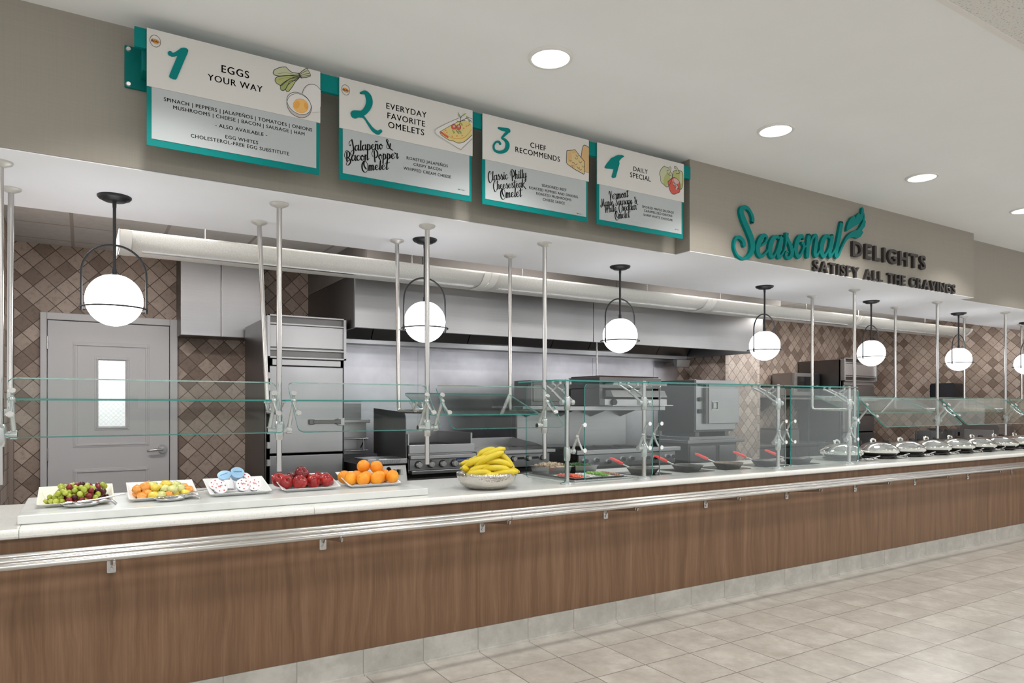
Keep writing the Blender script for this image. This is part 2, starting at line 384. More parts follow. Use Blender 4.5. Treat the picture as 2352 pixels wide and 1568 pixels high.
def dup(root, delta, label, rotz=None):
    r = root.copy(); COL.objects.link(r); r.location = Vector(root.location) + Vector(delta); r['label'] = label
    if rotz is not None: r.rotation_euler = (root.rotation_euler[0], root.rotation_euler[1], rotz)
    for ch in list(root.children):
        c = ch.copy(); COL.objects.link(c); c.parent = r
        for g in list(ch.children):
            d = g.copy(); COL.objects.link(d); d.parent = c
    return r
ORD = ['first', 'second', 'third', 'fourth', 'fifth', 'sixth', 'seventh', 'eighth', 'ninth']
def arc(cx, cy, r, a0, a1, n):
    return [(cx + r * math.cos(math.radians(a0 + (a1 - a0) * i / n)), cy + r * math.sin(math.radians(a0 + (a1 - a0) * i / n))) for i in range(n + 1)]
def rrect(x0, x1, y0, y1, r, n=6):
    return arc(x1 - r, y1 - r, r, 0, 90, n) + arc(x0 + r, y1 - r, r, 90, 180, n) + arc(x0 + r, y0 + r, r, 180, 270, n) + arc(x1 - r, y0 + r, r, 270, 360, n)

# ------------------------------------------------------------------ lettering
_tc = {}
def text_mesh(s, bold=0.0, extrude=0.0, space=1.0):
    key = (s, bold, extrude, space)
    if key in _tc: return _tc[key]
    cu = bpy.data.curves.new('lettering', 'FONT'); cu.body = s; cu.size = 1; cu.offset = bold; cu.extrude = extrude; cu.space_character = space
    cu.resolution_u = 4
    ob = bpy.data.objects.new('lettering', cu); COL.objects.link(ob)
    dg = bpy.context.evaluated_depsgraph_get(); dg.update()
    me = bpy.data.meshes.new_from_object(ob.evaluated_get(dg))
    vs = [tuple(v.co) for v in me.vertices]; fs = [tuple(p.vertices) for p in me.polygons]
    bpy.data.objects.remove(ob); bpy.data.curves.remove(cu); bpy.data.meshes.remove(me)
    _tc[key] = (vs, fs); return _tc[key]
def put_text(mb, s, P0, P1, Y, bold=.008, extrude=0.0, space=1.12, cap=None, mi=0, slant=0, heavy=0.0):
    """lettering standing on a plane of constant Y, baseline from P0 to P1 (world points)"""
    vs, fs = text_mesh(s, bold, 0.0, space)
    x0 = min(v[0] for v in vs); x1 = max(v[0] for v in vs)
    d = Vector((P1[0] - P0[0], 0, P1[2] - P0[2])); L = d.length; d.normalize(); up = Vector((-d.z, 0, d.x))
    kx = L / (x1 - x0); ky = kx if cap is None else cap / .727
    o = Vector((P0[0], 0, P0[2]))
    mp = lambda p, dy: tuple(o + d * ((p[0] - x0) * kx + slant * p[1] * ky) + up * (p[1] * ky) + Vector((0, Y - dy, 0)))
    for hx in ((0,) if not heavy else (-heavy, 0, heavy)):       # heavier strokes for the printed capitals
        mb.add([mp((p[0] + hx, p[1] + abs(hx) * .5, 0), extrude) for p in vs], fs, mi)
    if extrude:
        cnt = {}
        for f in fs:
            for i in range(len(f)):
                a, b = f[i], f[(i + 1) % len(f)]; cnt[(a, b)] = 1
        for (a, b) in cnt:
            if (b, a) not in cnt:
                mb.add([mp(vs[a], extrude), mp(vs[b], extrude), mp(vs[b], 0), mp(vs[a], 0)], [(0, 3, 2, 1)], mi)
def smooth_path(pts, n=8):
    if len(pts) == 2: return [tuple(a + (b - a) * i / 4 for a, b in zip(pts[0], pts[1])) for i in range(5)]
    out = []; P = [pts[0]] + list(pts) + [pts[-1]]
    for i in range(1, len(P) - 2):
        for j in range(n):
            t = j / n
            out.append(tuple(.5 * (2 * b + (c - a) * t + (2 * a - 5 * b + 4 * c - d) * t * t + (3 * b - a - 3 * c + d) * t ** 3)
                             for a, b, c, d in zip(P[i - 1], P[i], P[i + 1], P[i + 2])))
    out.append(tuple(pts[-1])); return out
def ribbon(mb, pts, front, back=None, mi=0):
    """pts: (x, z, width) already smooth; front/back: map (x,z)->world at the two depths"""
    L, Rr = [], []; n = len(pts)
    for i in range(n):
        a = pts[max(i - 1, 0)]; b = pts[min(i + 1, n - 1)]; dx, dz = b[0] - a[0], b[1] - a[1]; l = math.hypot(dx, dz) or 1
        nx, nz = -dz / l, dx / l; w = pts[i][2] / 2
        L.append((pts[i][0] + nx * w, pts[i][1] + nz * w)); Rr.append((pts[i][0] - nx * w, pts[i][1] - nz * w))
    def cap(i, sgn):
        a = pts[i]; b = pts[i + sgn]; ang = math.atan2(a[1] - b[1], a[0] - b[0]); w = a[2] / 2
        return [(a[0] + w * math.cos(ang + t), a[1] + w * math.sin(ang + t)) for t in (-1.0, -.5, 0, .5, 1.0)]
    c0, c1 = cap(0, 1), cap(n - 1, -1)
    ez = lambda p, i: (p[0], p[1] - 5e-6 * i, p[2])        # keeps crossing parts of one stroke from lying in exactly one plane
    fv = [ez(front(*p), i % n) for i, p in enumerate(L + Rr)]
    mb.add(fv, [(i, i + 1, n + i + 1, n + i) for i in range(n - 1)], mi)
    mb.add([front(*L[0])] + [front(*p) for p in c0[::-1]] + [front(*Rr[0])], [tuple(range(7))], mi)
    mb.add([ez(front(*p), n) for p in [L[-1]] + c1[::-1] + [Rr[-1]]], [tuple(range(7))], mi)
    if back:
        loop = L + c1[::-1] + Rr[::-1] + c0
        # outline side walls
        N = len(loop)
        mb.add([front(*p) for p in loop] + [back(*p) for p in loop], [(i, (i + 1) % N, N + (i + 1) % N, N + i) for i in range(N)], mi)
GL = {
 'a': (.95, [[(.75, .85), (.5, 1), (.2, .8), (.08, .4), (.2, .03), (.45, .12), (.78, .8)], [(.82, 1), (.7, .3), (.78, 0), (1.0, .25)]]),
 'c': (.75, [[(.65, .8), (.5, 1), (.2, .8), (.08, .4), (.25, .02), (.5, .1), (.75, .4)]]),
 'd': (.95, [[(.75, .85), (.5, 1), (.2, .8), (.08, .4), (.2, .03), (.45, .12), (.8, .9)], [(1.0, 1.8), (.7, .3), (.78, 0), (1.0, .25)]]),
 'e': (.75, [[(.12, .4), (.5, .6), (.6, .85), (.42, 1), (.15, .7), (.1, .3), (.3, .02), (.55, .12), (.78, .4)]]),
 'g': (.95, [[(.75, .85), (.5, 1), (.2, .8), (.08, .4), (.2, .03), (.45, .12), (.78, .8)], [(.82, 1), (.65, -.4), (.4, -.8), (.2, -.6), (.5, -.2), (1, .25)]]),
 'h': (.82, [[(.35, 1.8), (.05, 0)], [(.12, .4), (.42, .98), (.6, .85), (.5, .2), (.6, 0), (.85, .3)]]),
 'i': (.48, [[(.3, 1), (.15, .2), (.25, 0), (.5, .3)], [(.38, 1.45), (.36, 1.35)]]),
 'k': (.8, [[(.35, 1.8), (.05, 0)], [(.75, 1.05), (.2, .5)], [(.2, .5), (.55, .1), (.95, -.4)]]),
 'l': (.45, [[(.45, 1.8), (.15, .2), (.25, 0), (.5, .3)]]),
 'm': (1.15, [[(.2, 1), (.05, 0)], [(.1, .4), (.42, 1), (.52, .85), (.42, 0)], [(.47, .4), (.78, 1), (.9, .85), (.8, .15), (.9, 0), (1.15, .3)]]),
 'n': (.82, [[(.2, 1), (.05, 0)], [(.1, .4), (.42, 1), (.58, .85), (.48, .15), (.58, 0), (.82, .3)]]),
 'o': (.75, [[(.45, 1), (.15, .75), (.08, .35), (.25, 0), (.5, .15), (.62, .6), (.5, .95), (.44, .75), (.78, .7)]]),
 'p': (.82, [[(.25, 1.05), (-.05, -.8)], [(.12, .4), (.4, 1), (.62, .8), (.55, .25), (.3, 0), (.2, .1)], [(.4, .02), (.82, .3)]]),
 'r': (.72, [[(.1, 1.15), (.3, .92), (.55, 1)], [(.52, 1), (.4, .2), (.5, 0), (.75, .35)]]),
 's': (.72, [[(.0, .2), (.35, 1.15), (.4, .9), (.6, .4), (.45, .02), (.2, .05), (.25, .2)], [(.55, .12), (.75, .35)]]),
 't': (.58, [[(.45, 1.7), (.2, .2), (.3, 0), (.58, .3)], [(.0, 1.1), (.2, 1.3), (.6, 1.3), (.9, 1.42)]]),
 'u': (.92, [[(.2, 1), (.08, .3), (.2, 0), (.45, .2), (.68, .9)], [(.72, 1), (.6, .2), (.7, 0), (.94, .3)]]),
 'y': (.85, [[(.2, 1), (.08, .3), (.2, 0), (.45, .2), (.68, .9)], [(.72, 1), (.52, -.4), (.3, -.75), (.2, -.5), (.5, -.1), (.9, .4)]]),
 'C': (1.02, [[(.85, 1.25), (1.0, 1.6), (.7, 1.9), (.3, 1.3), (.15, .4), (.3, -.35), (.6, -.5), (.98, .1)]]),
 'J': (1.0, [[(.4, 1.15), (.15, 1.05), (.1, 1.5), (.4, 1.9), (.75, 2.1)], [(.75, 2.1), (.8, .8), (.72, -.3), (.4, -.8), (.1, -.5), (.4, 0), (1.0, .3)]]),
 'B': (1.12, [[(.5, 1.65), (.3, .0)], [(.15, .4), (.0, 1.1), (.4, 1.95), (.9, 1.65), (.9, 1.0), (.55, .6)], [(.5, .65), (.9, .25), (.9, -.3), (.4, -.8), (.1, -.6), (.5, 0), (1.1, .3)]]),
 'P': (1.2, [[(.55, 1.7), (.42, -.4)], [(.2, .6), (.05, 1.2), (.5, 2.0), (1.05, 1.65), (1.1, .9), (.75, .4), (.6, .42)]]),
 'O': (1.2, [[(.55, 1.85), (.15, 1.2), (.1, .2), (.5, -.35), (1.0, .1), (1.1, 1.2), (.8, 1.8), (.5, 1.5), (.5, .9), (.75, .3)]]),
 'V': (1.0, [[(.1, 1.2), (.2, 1.7), (.5, 1.7), (.45, .0)], [(.45, 0), (.9, 1.2), (1.05, 1.85)]]),
 'M': (1.3, [[(-.1, .25), (-.15, -.1), (.1, -.2), (.45, 1.8)], [(.45, 1.8), (.42, 0)], [(.42, 0), (1.05, 1.8)], [(1.05, 1.8), (.95, .1), (1.25, .25)]]),
 'S': (.95, [[(1.0, 1.4), (.8, 1.85), (.45, 1.6), (.55, 1.0), (.72, .4), (.4, -.2), (0, .1), (.15, .5)]]),
 'W': (1.4, [[(.05, 1.3), (.2, 1.7), (.4, 1.6), (.35, 0)], [(.35, 0), (.85, 1.5)], [(.88, 1.6), (.82, 0)], [(.82, 0), (1.35, 1.8)]]),
 '&': (1.1, [[(.95, .95), (.7, .2), (.35, .0), (.1, .35), (.45, 1.1), (.6, 1.6), (.42, 1.8), (.3, 1.5), (.5, .8), (.8, .0), (1.25, -.35)]]),
 ' ': (.6, []),
}
def put_script(mb, s, P0, P1, Y, mi=0, thick=.30, thin=.10, tall=1.0):
    tot = 0; items = []
    for ch in s:
        g = 'n' if ch == 'ñ' else ch
        adv, st = GL[g]; st = list(st)
        if ch == 'ñ': st.append([(.1, 1.4), (.32, 1.6), (.55, 1.42), (.8, 1.62)])
        items.append((tot, st)); tot += adv
    d = Vector((P1[0] - P0[0], 0, P1[2] - P0[2])); L = d.length; d.normalize(); up = Vector((-d.z, 0, d.x))
    kx = L / tot; o = Vector((P0[0], Y, P0[2]))
    fr = lambda x, z: tuple(o + d * (x * kx) + up * (z * kx * tall))
    for off, st in items:
        for pl in st:
            sp = smooth_path([(x + off + .08 * z, z) for x, z in pl], 6); q = []
            for i, p in enumerate(sp):
                a = sp[max(i - 1, 0)]; b = sp[min(i + 1, len(sp) - 1)]; dx, dz = b[0] - a[0], b[1] - a[1]; l = math.hypot(dx, dz) or 1
                q.append((p[0], p[1], thin + (thick - thin) * max(0, -dz / l) ** 1.2))
            ribbon(mb, q, fr, None, mi)

# ================================================================== STRUCTURE
struct(MB().box(-7, 13, -6.5, 9, -.05, 0), 'floor', M['floor'])
struct(MB().box(-7, 13, 1.478, 3.45, CEIL_Z, CEIL_Z + .05), 'ceiling', M['white_ceiling'])
struct(MB().box(-7, 13, -6.5, 1.455, CEIL_Z, CEIL_Z + .05), 'ceiling_acoustic', M['acoustic_tile'])
struct(MB().box(-7, 13, 1.455, 1.478, CEIL_Z - .004, CEIL_Z + .05), 'trim_1', M['trimwhite'])
struct(MB().box(-.45, 10.85, 4.36, 6.6, KC_Z, KC_Z + .05), 'ceiling_kitchen', M['kceil'])
# bulkhead above the serving counter: taupe front, white underside
b = MB().box(-7, 13, 3.42, 4.35, SOF_Z + .004, 3.02, 0)
b.box(3.418, 7.17, 3.29, 3.425, SOF_Z + .004, 3.02, 0)
struct(b, 'wall_bulkhead', M['taupe'])
b = MB().box(-7, 13, 3.42, 4.36, SOF_Z, SOF_Z + .005); b.box(3.418, 7.17, 3.29, 3.42, SOF_Z, SOF_Z + .005)
struct(b, 'ceiling_soffit', M['white_soffit'])
WB = 6.5
b = MB().box(-.46, -.268, WB, WB + .1, 0, 2.66).box(-.268, .679, WB, WB + .1, 2.10, 2.66).box(.679, 10.9, WB, WB + .1, 0, 2.66)
struct(b, 'wall_back', M['tile_x'])
struct(MB().box(-.54, -.44, 4.4, WB + .1, 0, 2.66), 'wall_left', M['border_y'])
struct(MB().box(10.8, 10.9, 2.0, WB + .1, 0, 2.66), 'wall_right', M['tile_y'])
struct(MB().box(6.72, 7.366, 5.886, WB - .001, 0, 2.63), 'wall_column', M['tile_y'])
struct(MB().box(6.775, 7.31, 5.878, 5.886, 0, 2.63), 'wall_column_face', M['tile_col'])
struct(MB().box(6.721, 6.775, 5.879, 5.886, 0, 2.63), 'trim_2', M['border_x'])
struct(MB().box(7.31, 7.365, 5.879, 5.886, 0, 2.63), 'trim_3', M['border_x'])
struct(MB().box(-3, 3, 8.0, 8.1, 0, 2.7), 'wall_corridor', plain('corridor_white', (.8, .8, .8, 1), .7))
struct(MB().box(-.44, -.415, 6.05, 6.14, 0, 2.15), 'trim_4', plain('taupe_trim', (.25, .20, .17, 1), .5))
# kitchen door
dr = bpy.data.objects.new('door_1', None); COL.objects.link(dr); dr['kind'] = 'structure'; ORG['door_1'] = (0, 0, 0)
Yd = WB - .02
b = MB().box(-.275, -.232, Yd - .02, WB + .09, 0, 2.105).box(.628, .685, Yd - .02, WB + .09, 0, 2.105).box(-.232, .628, Yd - .02, WB + .09, 2.05, 2.105)
b.box(-.232, -.21, Yd + .047, Yd + .065, 0, 2.05).box(.606, .628, Yd + .047, Yd + .065, 0, 2.05).box(-.21, .606, Yd + .047, Yd + .065, 2.028, 2.05)
b.build('door_frame', M['door_white'], dr, .004)
b = MB(); x0, x1, z0, z1 = -.226, .622, .01, 2.045; wx0, wx1, wz0, wz1 = .112, .302, 1.215, 1.745
b.box(x0, wx0, Yd, Yd + .045, z0, z1).box(wx1, x1, Yd, Yd + .045, z0, z1).box(wx0, wx1, Yd, Yd + .045, wz1, z1).box(wx0, wx1, Yd, Yd + .045, z0, wz0)
lf = b.build('door_leaf', M['door_white'], dr)
def moulding(x0, x1, z0, z1, w=.028):
    m = MB()
    for k2, (ins, dep) in enumerate(((0, .004), (.012, .010))):
        a0, a1, c0, c1 = x0 + ins, x1 - ins, z0 + ins, z1 - ins; ww = w - ins
        m.box(a0, a1, Yd - dep, Yd + .001, c1 - ww, c1).box(a0, a1, Yd - dep, Yd + .001, c0, c0 + ww).box(a0, a0 + ww, Yd - dep, Yd + .001, c0 + ww, c1 - ww).box(a1 - ww, a1, Yd - dep, Yd + .001, c0 + ww, c1 - ww)
    return m
moulding(-.06, .475, 1.05, 1.885).build('panel_moulding', M['door_white'], lf, .003)
moulding(-.06, .475, .16, .88).build('panel_moulding', M['door_white'], lf, .003)
moulding(.085, .33, 1.185, 1.775, .024).build('window_moulding', M['door_white'], lf, .003)
pn = MB().box(wx0, wx1, Yd + .018, Yd + .024, wz0, wz1).build('window_pane', M['door_glass'], lf)
b = MB()
for i in range(-12, 26):
    for sg in (1, -1):
        pa = []
        for x in (wx0, wx1):
            pa.append((x, Yd + .0175, wz0 + i * .035 + sg * (x - wx0)))
        zmin, zmax = wz0, wz1
        (xa, _, za), (xb, _, zb) = pa
        t0, t1 = 0.0, 1.0
        for lo, hi in ((zmin, zmax),):
            if abs(zb - za) > 1e-6:
                ta, tb = sorted(((lo - za) / (zb - za), (hi - za) / (zb - za))); t0, t1 = max(t0, ta), min(t1, tb)
        if t1 - t0 > .02:
            b.cyl((xa + (xb - xa) * t0, Yd + .0165, za + (zb - za) * t0), (xa + (xb - xa) * t1, Yd + .0165, za + (zb - za) * t1), .0006, n=4)
b.build('wire_mesh', plain('mesh_wire', (.3, .3, .3, 1), .5, .5), lf)
b = MB().cyl((.572, Yd, 1.02), (.572, Yd - .016, 1.02), .036, .034, 24).cyl((.572, Yd - .01, 1.02), (.572, Yd - .055, 1.02), .011, n=12)
b.tube([(.572, Yd - .055, 1.02), (.53, Yd - .06, 1.018), (.48, Yd - .058, 1.012), (.455, Yd - .05, 1.01)], [.012, .011, .010, .008], 10)
b.build('door_handle', M['pewter'], dr)
for z in (1.87, 1.0, .25):
    MB().cyl((-.229, Yd - .006, z - .05), (-.229, Yd - .006, z + .05), .007, n=10).build('hinge', M['pewter'], dr)

# ================================================================== BULKHEAD BEAM, MENU BOARDS
YB_ = 3.27
beam = thing('sign_rail', 'long teal metal rail under the ceiling that carries the four menu boards', 'sign rail', (1.8, 3.29, 2.87))
MB().box(.185, 3.414, 3.278, 3.30, 2.872, 2.955).build('bar', M['teal'], beam, .002)
def bracket(x):
    br = MB().box(x - .055, x + .125, 3.406, 3.42, 2.745, 2.925).build('wall_plate', M['teal_dim'], beam, .004)
    MB().box(x + .005, x + .085, 3.30, 3.406, 2.79, 2.89).build('arm', M['teal_dim'], br, .003)
    for dx in (-.04, .11):
        for z in (2.76, 2.91):
            MB().cyl((x + dx, 3.406, z), (x + dx, 3.400, z), .011, .008, 12).build('bolt', M['knob'], br)
bracket(.21); bracket(3.22)
PX = lambda u, v: onY(u, v, YB_ - .001)
def poly(mb, pts, Y, mi):      # flat printed shape
    mb.add([(x, Y, z) for x, z in pts], [tuple(range(len(pts)))], mi)
def board(idx, x0, x1, label, white_b):
    t = thing('menu_board', label, 'menu board', ((x0 + x1) / 2, YB_, 2.47), 'menu boards on the teal rail')
    MB().box(x0, x1 - .004, YB_ + .002, YB_ + .008, 2.468, 2.955).build('backing_panel', M['teal'], t)
    MB().box(x0 + .018, x1 - .018, YB_, YB_ + .003, 2.497, white_b + .01).build('lower_panel', M['board_grey'], t)
    MB().box(x0, x1, YB_ - .003, YB_ + .003, white_b, 2.955).build('header_panel', M['board_white'], t)
    return t
B = [board(0, .230, .957, 'menu board headed 1 Eggs Your Way, nearest the left end of the rail', 2.713),
     board(1, 1.049, 1.774, 'menu board headed 2 Everyday Favorite Omelets, with an omelet drawing', 2.711),
     board(2, 1.836, 2.558, 'menu board headed 3 Chef Recommends, with a cheese drawing', 2.709),
     board(3, 2.622, 3.341, 'menu board headed 4 Daily Special, with a peppers drawing', 2.707)]
YH, YL = YB_ - .0036, YB_ - .0006
def block(bd, lines, Y, bold, cap=None):
    mb = MB()
    for s, p, q in lines:
        P0, P1 = onY(*p, Y), onY(*q, Y); z = (P0[2] + P1[2]) / 2
        put_text(mb, s, (P0[0], Y, z), (P1[0], Y, z), Y, 0, cap=cap, heavy=bold)
    return mb.build('lettering', M['ink'], bd)
block(B[0], [('EGGS', (509, 166), (572, 180)), ('YOUR WAY', (477, 184), (603, 212))], YH, .013)
block(B[0], [('SPINACH | PEPPERS | JALAPEÑOS | TOMATOES | ONIONS', (376.5, 230), (717, 303.5)), ('MUSHROOMS | CHEESE | BACON | SAUSAGE | HAM', (398, 249), (699.5, 312.5)),
             ('- ALSO AVAILABLE -', (494.5, 290.5), (613.5, 314)), ('EGG WHITES', (518, 318), (592.6, 331)), ('CHOLESTEROL-FREE EGG SUBSTITUTE', (438.4, 314), (664, 358))], YL, .013)
block(B[1], [('EVERYDAY', (887.5, 250), (979.6, 270)), ('FAVORITE', (890, 271.5), (976, 291)), ('OMELETS', (892, 293.5), (974, 310.5))], YH, .013)
block(B[1], [('ROASTED JALAPEÑOS', (934.3, 366), (1028.6, 384)), ('CRISPY BACON', (950, 380.4), (1014.3, 393)), ('WHIPPED CREAM CHEESE', (926.8, 389), (1035.7, 409.5)), ('BBD CAL 1', (1052, 435.5), (1068, 438.5))], YL, .013)
block(B[2], [('CHEF', (1218.2, 339), (1254, 346)), ('RECOMMENDS', (1184, 349.3), (1286, 371))], YH, .013)
block(B[2], [('SEASONED BEEF', (1244.6, 428.6), (1301, 439)), ('ROASTED PEPPERS AND ONIONS', (1215.4, 433.5), (1327, 455)), ('ROASTED MUSHROOMS', (1232, 446.8), (1312, 462)), ('CHEESE SAUCE', (1247, 460.3), (1297.5, 469.6)), ('BBD CAL 1', (1325, 491), (1337, 493))], YL, .013)
block(B[3], [('DAILY', (1455, 392.9), (1487.5, 399)), ('SPECIAL', (1447.5, 407), (1494.6, 416.5))], YH, .013)
block(B[3], [('SMOKED MAPLE SAUSAGE', (1475, 477), (1547.5, 490.5)), ('CARAMELIZED ONIONS', (1479.3, 486.6), (1544, 498)), ('SHARP WHITE CHEDDAR', (1478, 495.6), (1545, 508)), ('BBD CAL 1', (1550, 527), (1560, 529))], YL, .013)
def scr(bd, lines):
    mb = MB()
    for s, p, q, tall in lines: put_script(mb, s, onY(*p, YL), onY(*q, YL), YL - .0003, 0, .26, .10, tall)
    return mb.build('script_lettering', M['ink'], bd)
scr(B[1], [('Jalapeño &', (803, 347), (900, 341), .92), ('Bacon Popper', (793, 370), (916, 364), .88), ('Omelet', (831.5, 392), (893, 389), .85)])
scr(B[2], [('Classic Philly', (1121, 414.5), (1210, 408.5), .98), ('Cheesesteak', (1133, 435), (1206, 429.5), .98), ('Omelet', (1150, 454.5), (1199, 451), .9)])
scr(B[3], [('Vermont', (1399, 458.5), (1444, 452), .95), ('Maple Sausage &', (1381, 473.5), (1464, 467), 1.0), ('White Cheddar', (1389, 488), (1463, 481), 1.0), ('Omelet', (1413, 503), (1447, 499), 1.0)])
# numerals
def crop(sc, ox, oy): return lambda x, y: PX(ox + x / sc, oy + y / sc)
def solid(mb, cr, pts, Y0, Y1, mi=0):
    q = [cr(*p) for p in pts]; n = len(q)
    mb.add([(p[0], Y0, p[2]) for p in q], [tuple(range(n))], mi)
    mb.add([(p[0], Y0, p[2]) for p in q] + [(p[0], Y1, p[2]) for p in q], [(i, (i + 1) % n, n + (i + 1) % n, n + i) for i in range(n)], mi)
def stroke(mb, cr, pts, Y0, Y1=None, mi=0, n=8):
    """traced brush stroke, points and widths measured on the sign"""
    out = []
    for x, y, w in smooth_path(pts, n):
        a = cr(x, y); s1 = cr(x + w / 2, y); s2 = cr(x, y + w / 2)
        ww = (abs(s1[0] - a[0]) + abs(s2[2] - a[2]))
        out.append((a[0], a[2], ww))
    ribbon(mb, out, lambda x, z: (x, Y0, z), (lambda x, z: (x, Y1, z)) if Y1 is not None else None, mi)
c5 = crop(9.8, 270, 40); c2 = crop(2.8, 760, 100)
mb = MB(); solid(mb, c5, [(1430, 700), (1500, 693), (1560, 715), (1590, 750), (1580, 795), (1330, 1385), (1310, 1400), (1250, 1397), (1180, 1365), (1155, 1335), (1165, 1300), (1350, 860), (1290, 885), (1220, 892), (1150, 860), (1125, 815), (1135, 785), (1170, 765), (1205, 775), (1230, 805), (1265, 808), (1320, 775), (1380, 735)], YH - .004, YH + .001)
mb.build('numeral', M['teal'], B[0])
mb = MB(); stroke(mb, c2, [(192, 320, 14), (220, 318, 26), (240, 345, 40), (245, 385, 42), (228, 425, 36), (200, 450, 34), (165, 455, 44), (150, 458, 50)], YH - .004, YH + .001)
stroke(mb, c2, [(185, 462, 30), (212, 478, 12), (238, 515, 14), (268, 555, 20), (298, 574, 24), (318, 565, 20)], YH - .004, YH + .001); mb.build('numeral', M['teal'], B[1])
mb = MB(); stroke(mb, c2, [(1077, 545, 12), (1100, 552, 18), (1140, 560, 22), (1132, 572, 18), (1108, 596, 13), (1098, 610, 10), (1118, 622, 16), (1134, 650, 26), (1122, 686, 22), (1085, 700, 16), (1052, 688, 13), (1044, 660, 11), (1058, 636, 11), (1078, 634, 12), (1086, 646, 14)], YH - .004, YH + .001); mb.build('numeral', M['teal'], B[2])
mb = MB(); solid(mb, c2, [(1884, 728), (1870, 718), (1840, 718), (1800, 738), (1770, 775), (1757, 797), (1765, 803), (1817, 809), (1803, 857), (1812, 866), (1828, 862), (1852, 775), (1850, 757), (1864, 740)], YH - .004, YH + .001); mb.build('numeral', M['teal'], B[3])
# drawings, printed on the header panels
C = {n: plain('print_' + n, c, .6) for n, c in dict(line=(.03, .025, .025, 1), green=(.30, .36, .12, 1), lime=(.42, .45, .17, 1), pale=(.52, .54, .36, 1), white=(.72, .71, .69, 1), grey=(.50, .47, .45, 1), yolk=(.80, .38, .07, 1), yolk2=(.82, .48, .14, 1), egg=(.70, .58, .22, 1), red=(.62, .10, .07, 1), pink=(.66, .42, .38, 1), tan=(.66, .43, .20, 1), cheese=(.68, .52, .26, 1), orange=(.72, .27, .06, 1), brown=(.40, .16, .03, 1)).items()}
CN = list(C); CI = {n: i for i, n in enumerate(CN)}
def drawing(bd, cr, shapes):
    mb = MB(); y = YH
    for sh in shapes:
        kind, colr, pts = sh[0], CI[sh[1]], sh[2]; y -= .00004
        if kind == 'fill':
            q = [cr(*p[:2]) for p in (smooth_path(list(pts) + [pts[0]], 5)[:-1] if sh[3:] != ('raw',) else pts)]
            poly(mb, [(p[0], p[2]) for p in q], y, colr)
        else:
            w = sh[3] if len(sh) > 3 else 12
            stroke(mb, cr, [(p[0], p[1], w) for p in pts], y, None, colr, 5)
    return mb.build('printed_drawing', [C[n] for n in CN], bd)
ca = crop(9.8, 600, 130)
def ell(cx, cy, rx, ry, rot=0, n=20):
    r = math.radians(rot)
    return [(cx + rx * math.cos(t) * math.cos(r) - ry * math.sin(t) * math.sin(r), cy + rx * math.cos(t) * math.sin(r) + ry * math.sin(t) * math.cos(r)) for t in [2 * PI * i / n for i in range(n)]]
def loop(p): return list(p) + [p[0]]
lv1 = [(300, 420), (265, 380), (290, 310), (400, 255), (540, 235), (600, 290), (700, 360), (860, 390), (840, 440), (600, 430), (400, 440)]
lv2 = [(420, 650), (340, 600), (310, 540), (340, 470), (500, 440), (850, 420), (860, 470), (660, 500), (540, 580), (460, 650)]
lv3 = [(430, 690), (440, 640), (560, 550), (700, 480), (860, 450), (780, 540), (650, 560), (600, 640), (540, 740), (480, 770), (430, 740)]
lv4 = [(545, 740), (600, 640), (690, 570), (860, 470), (760, 580), (700, 680), (620, 780), (570, 790)]
stm = [(870, 370), (1010, 270), (1040, 290), (1100, 400), (1080, 455), (900, 480), (850, 430)]
e1 = ell(845, 1060, 300, 215, 38); e2 = ell(850, 1110, 300, 240, 42); yk = ell(885, 1115, 172, 150, 30); e3 = ell(1140, 900, 205, 330, 0)
e3 = [(min(x, 1335), y) for x, y in ell(1150, 945, 225, 315, 0)]
drawing(B[0], ca, [('fill', 'pale', lv1), ('fill', 'lime', lv2), ('fill', 'green', lv3), ('fill', 'lime', lv4), ('fill', 'pale', stm),
    ('line', 'line', loop(lv1), 13), ('line', 'line', loop(lv2), 13), ('line', 'line', loop(lv3), 12), ('line', 'line', loop(lv4), 12), ('line', 'line', loop(stm), 12),
    ('line', 'line', [(880, 400), (960, 350), (1040, 320)], 9), ('line', 'line', [(890, 430), (980, 400), (1080, 380)], 9), ('line', 'line', [(890, 460), (980, 440), (1090, 430)], 9), ('line', 'line', [(840, 380), (860, 430), (910, 490)], 20),
    ('line', 'green', [(380, 390), (540, 370), (720, 400)], 10), ('line', 'green', [(400, 520), (560, 480), (780, 450)], 12),
    ('fill', 'white', e3, 'raw'), ('line', 'line', [(925, 830), (950, 740), (1030, 650), (1130, 628), (1240, 660), (1335, 760)], 9), ('line', 'grey', [(1150, 1255), (1240, 1265), (1330, 1245)], 9),
    ('fill', 'grey', e2), ('line', 'line', loop(e2), 9), ('fill', 'white', e1), ('line', 'line', loop(e1), 10), ('fill', 'yolk2', yk), ('line', 'yolk', loop(yk), 14), ('fill', 'yolk', ell(800, 1090, 60, 90, 20)), ('fill', 'yolk', ell(1000, 1120, 40, 80, -20))])
cb_ = crop(13.07, 980, 240)
pl = [(215, 820), (260, 730), (560, 580), (960, 410), (1150, 370), (1360, 440), (1360, 1040), (1060, 1330), (980, 1350), (640, 1150), (300, 930)]
om = [(390, 850), (430, 800), (900, 540), (1150, 480), (1300, 540), (1360, 660), (1355, 920), (1120, 1120), (930, 1160), (680, 1080), (460, 940)]
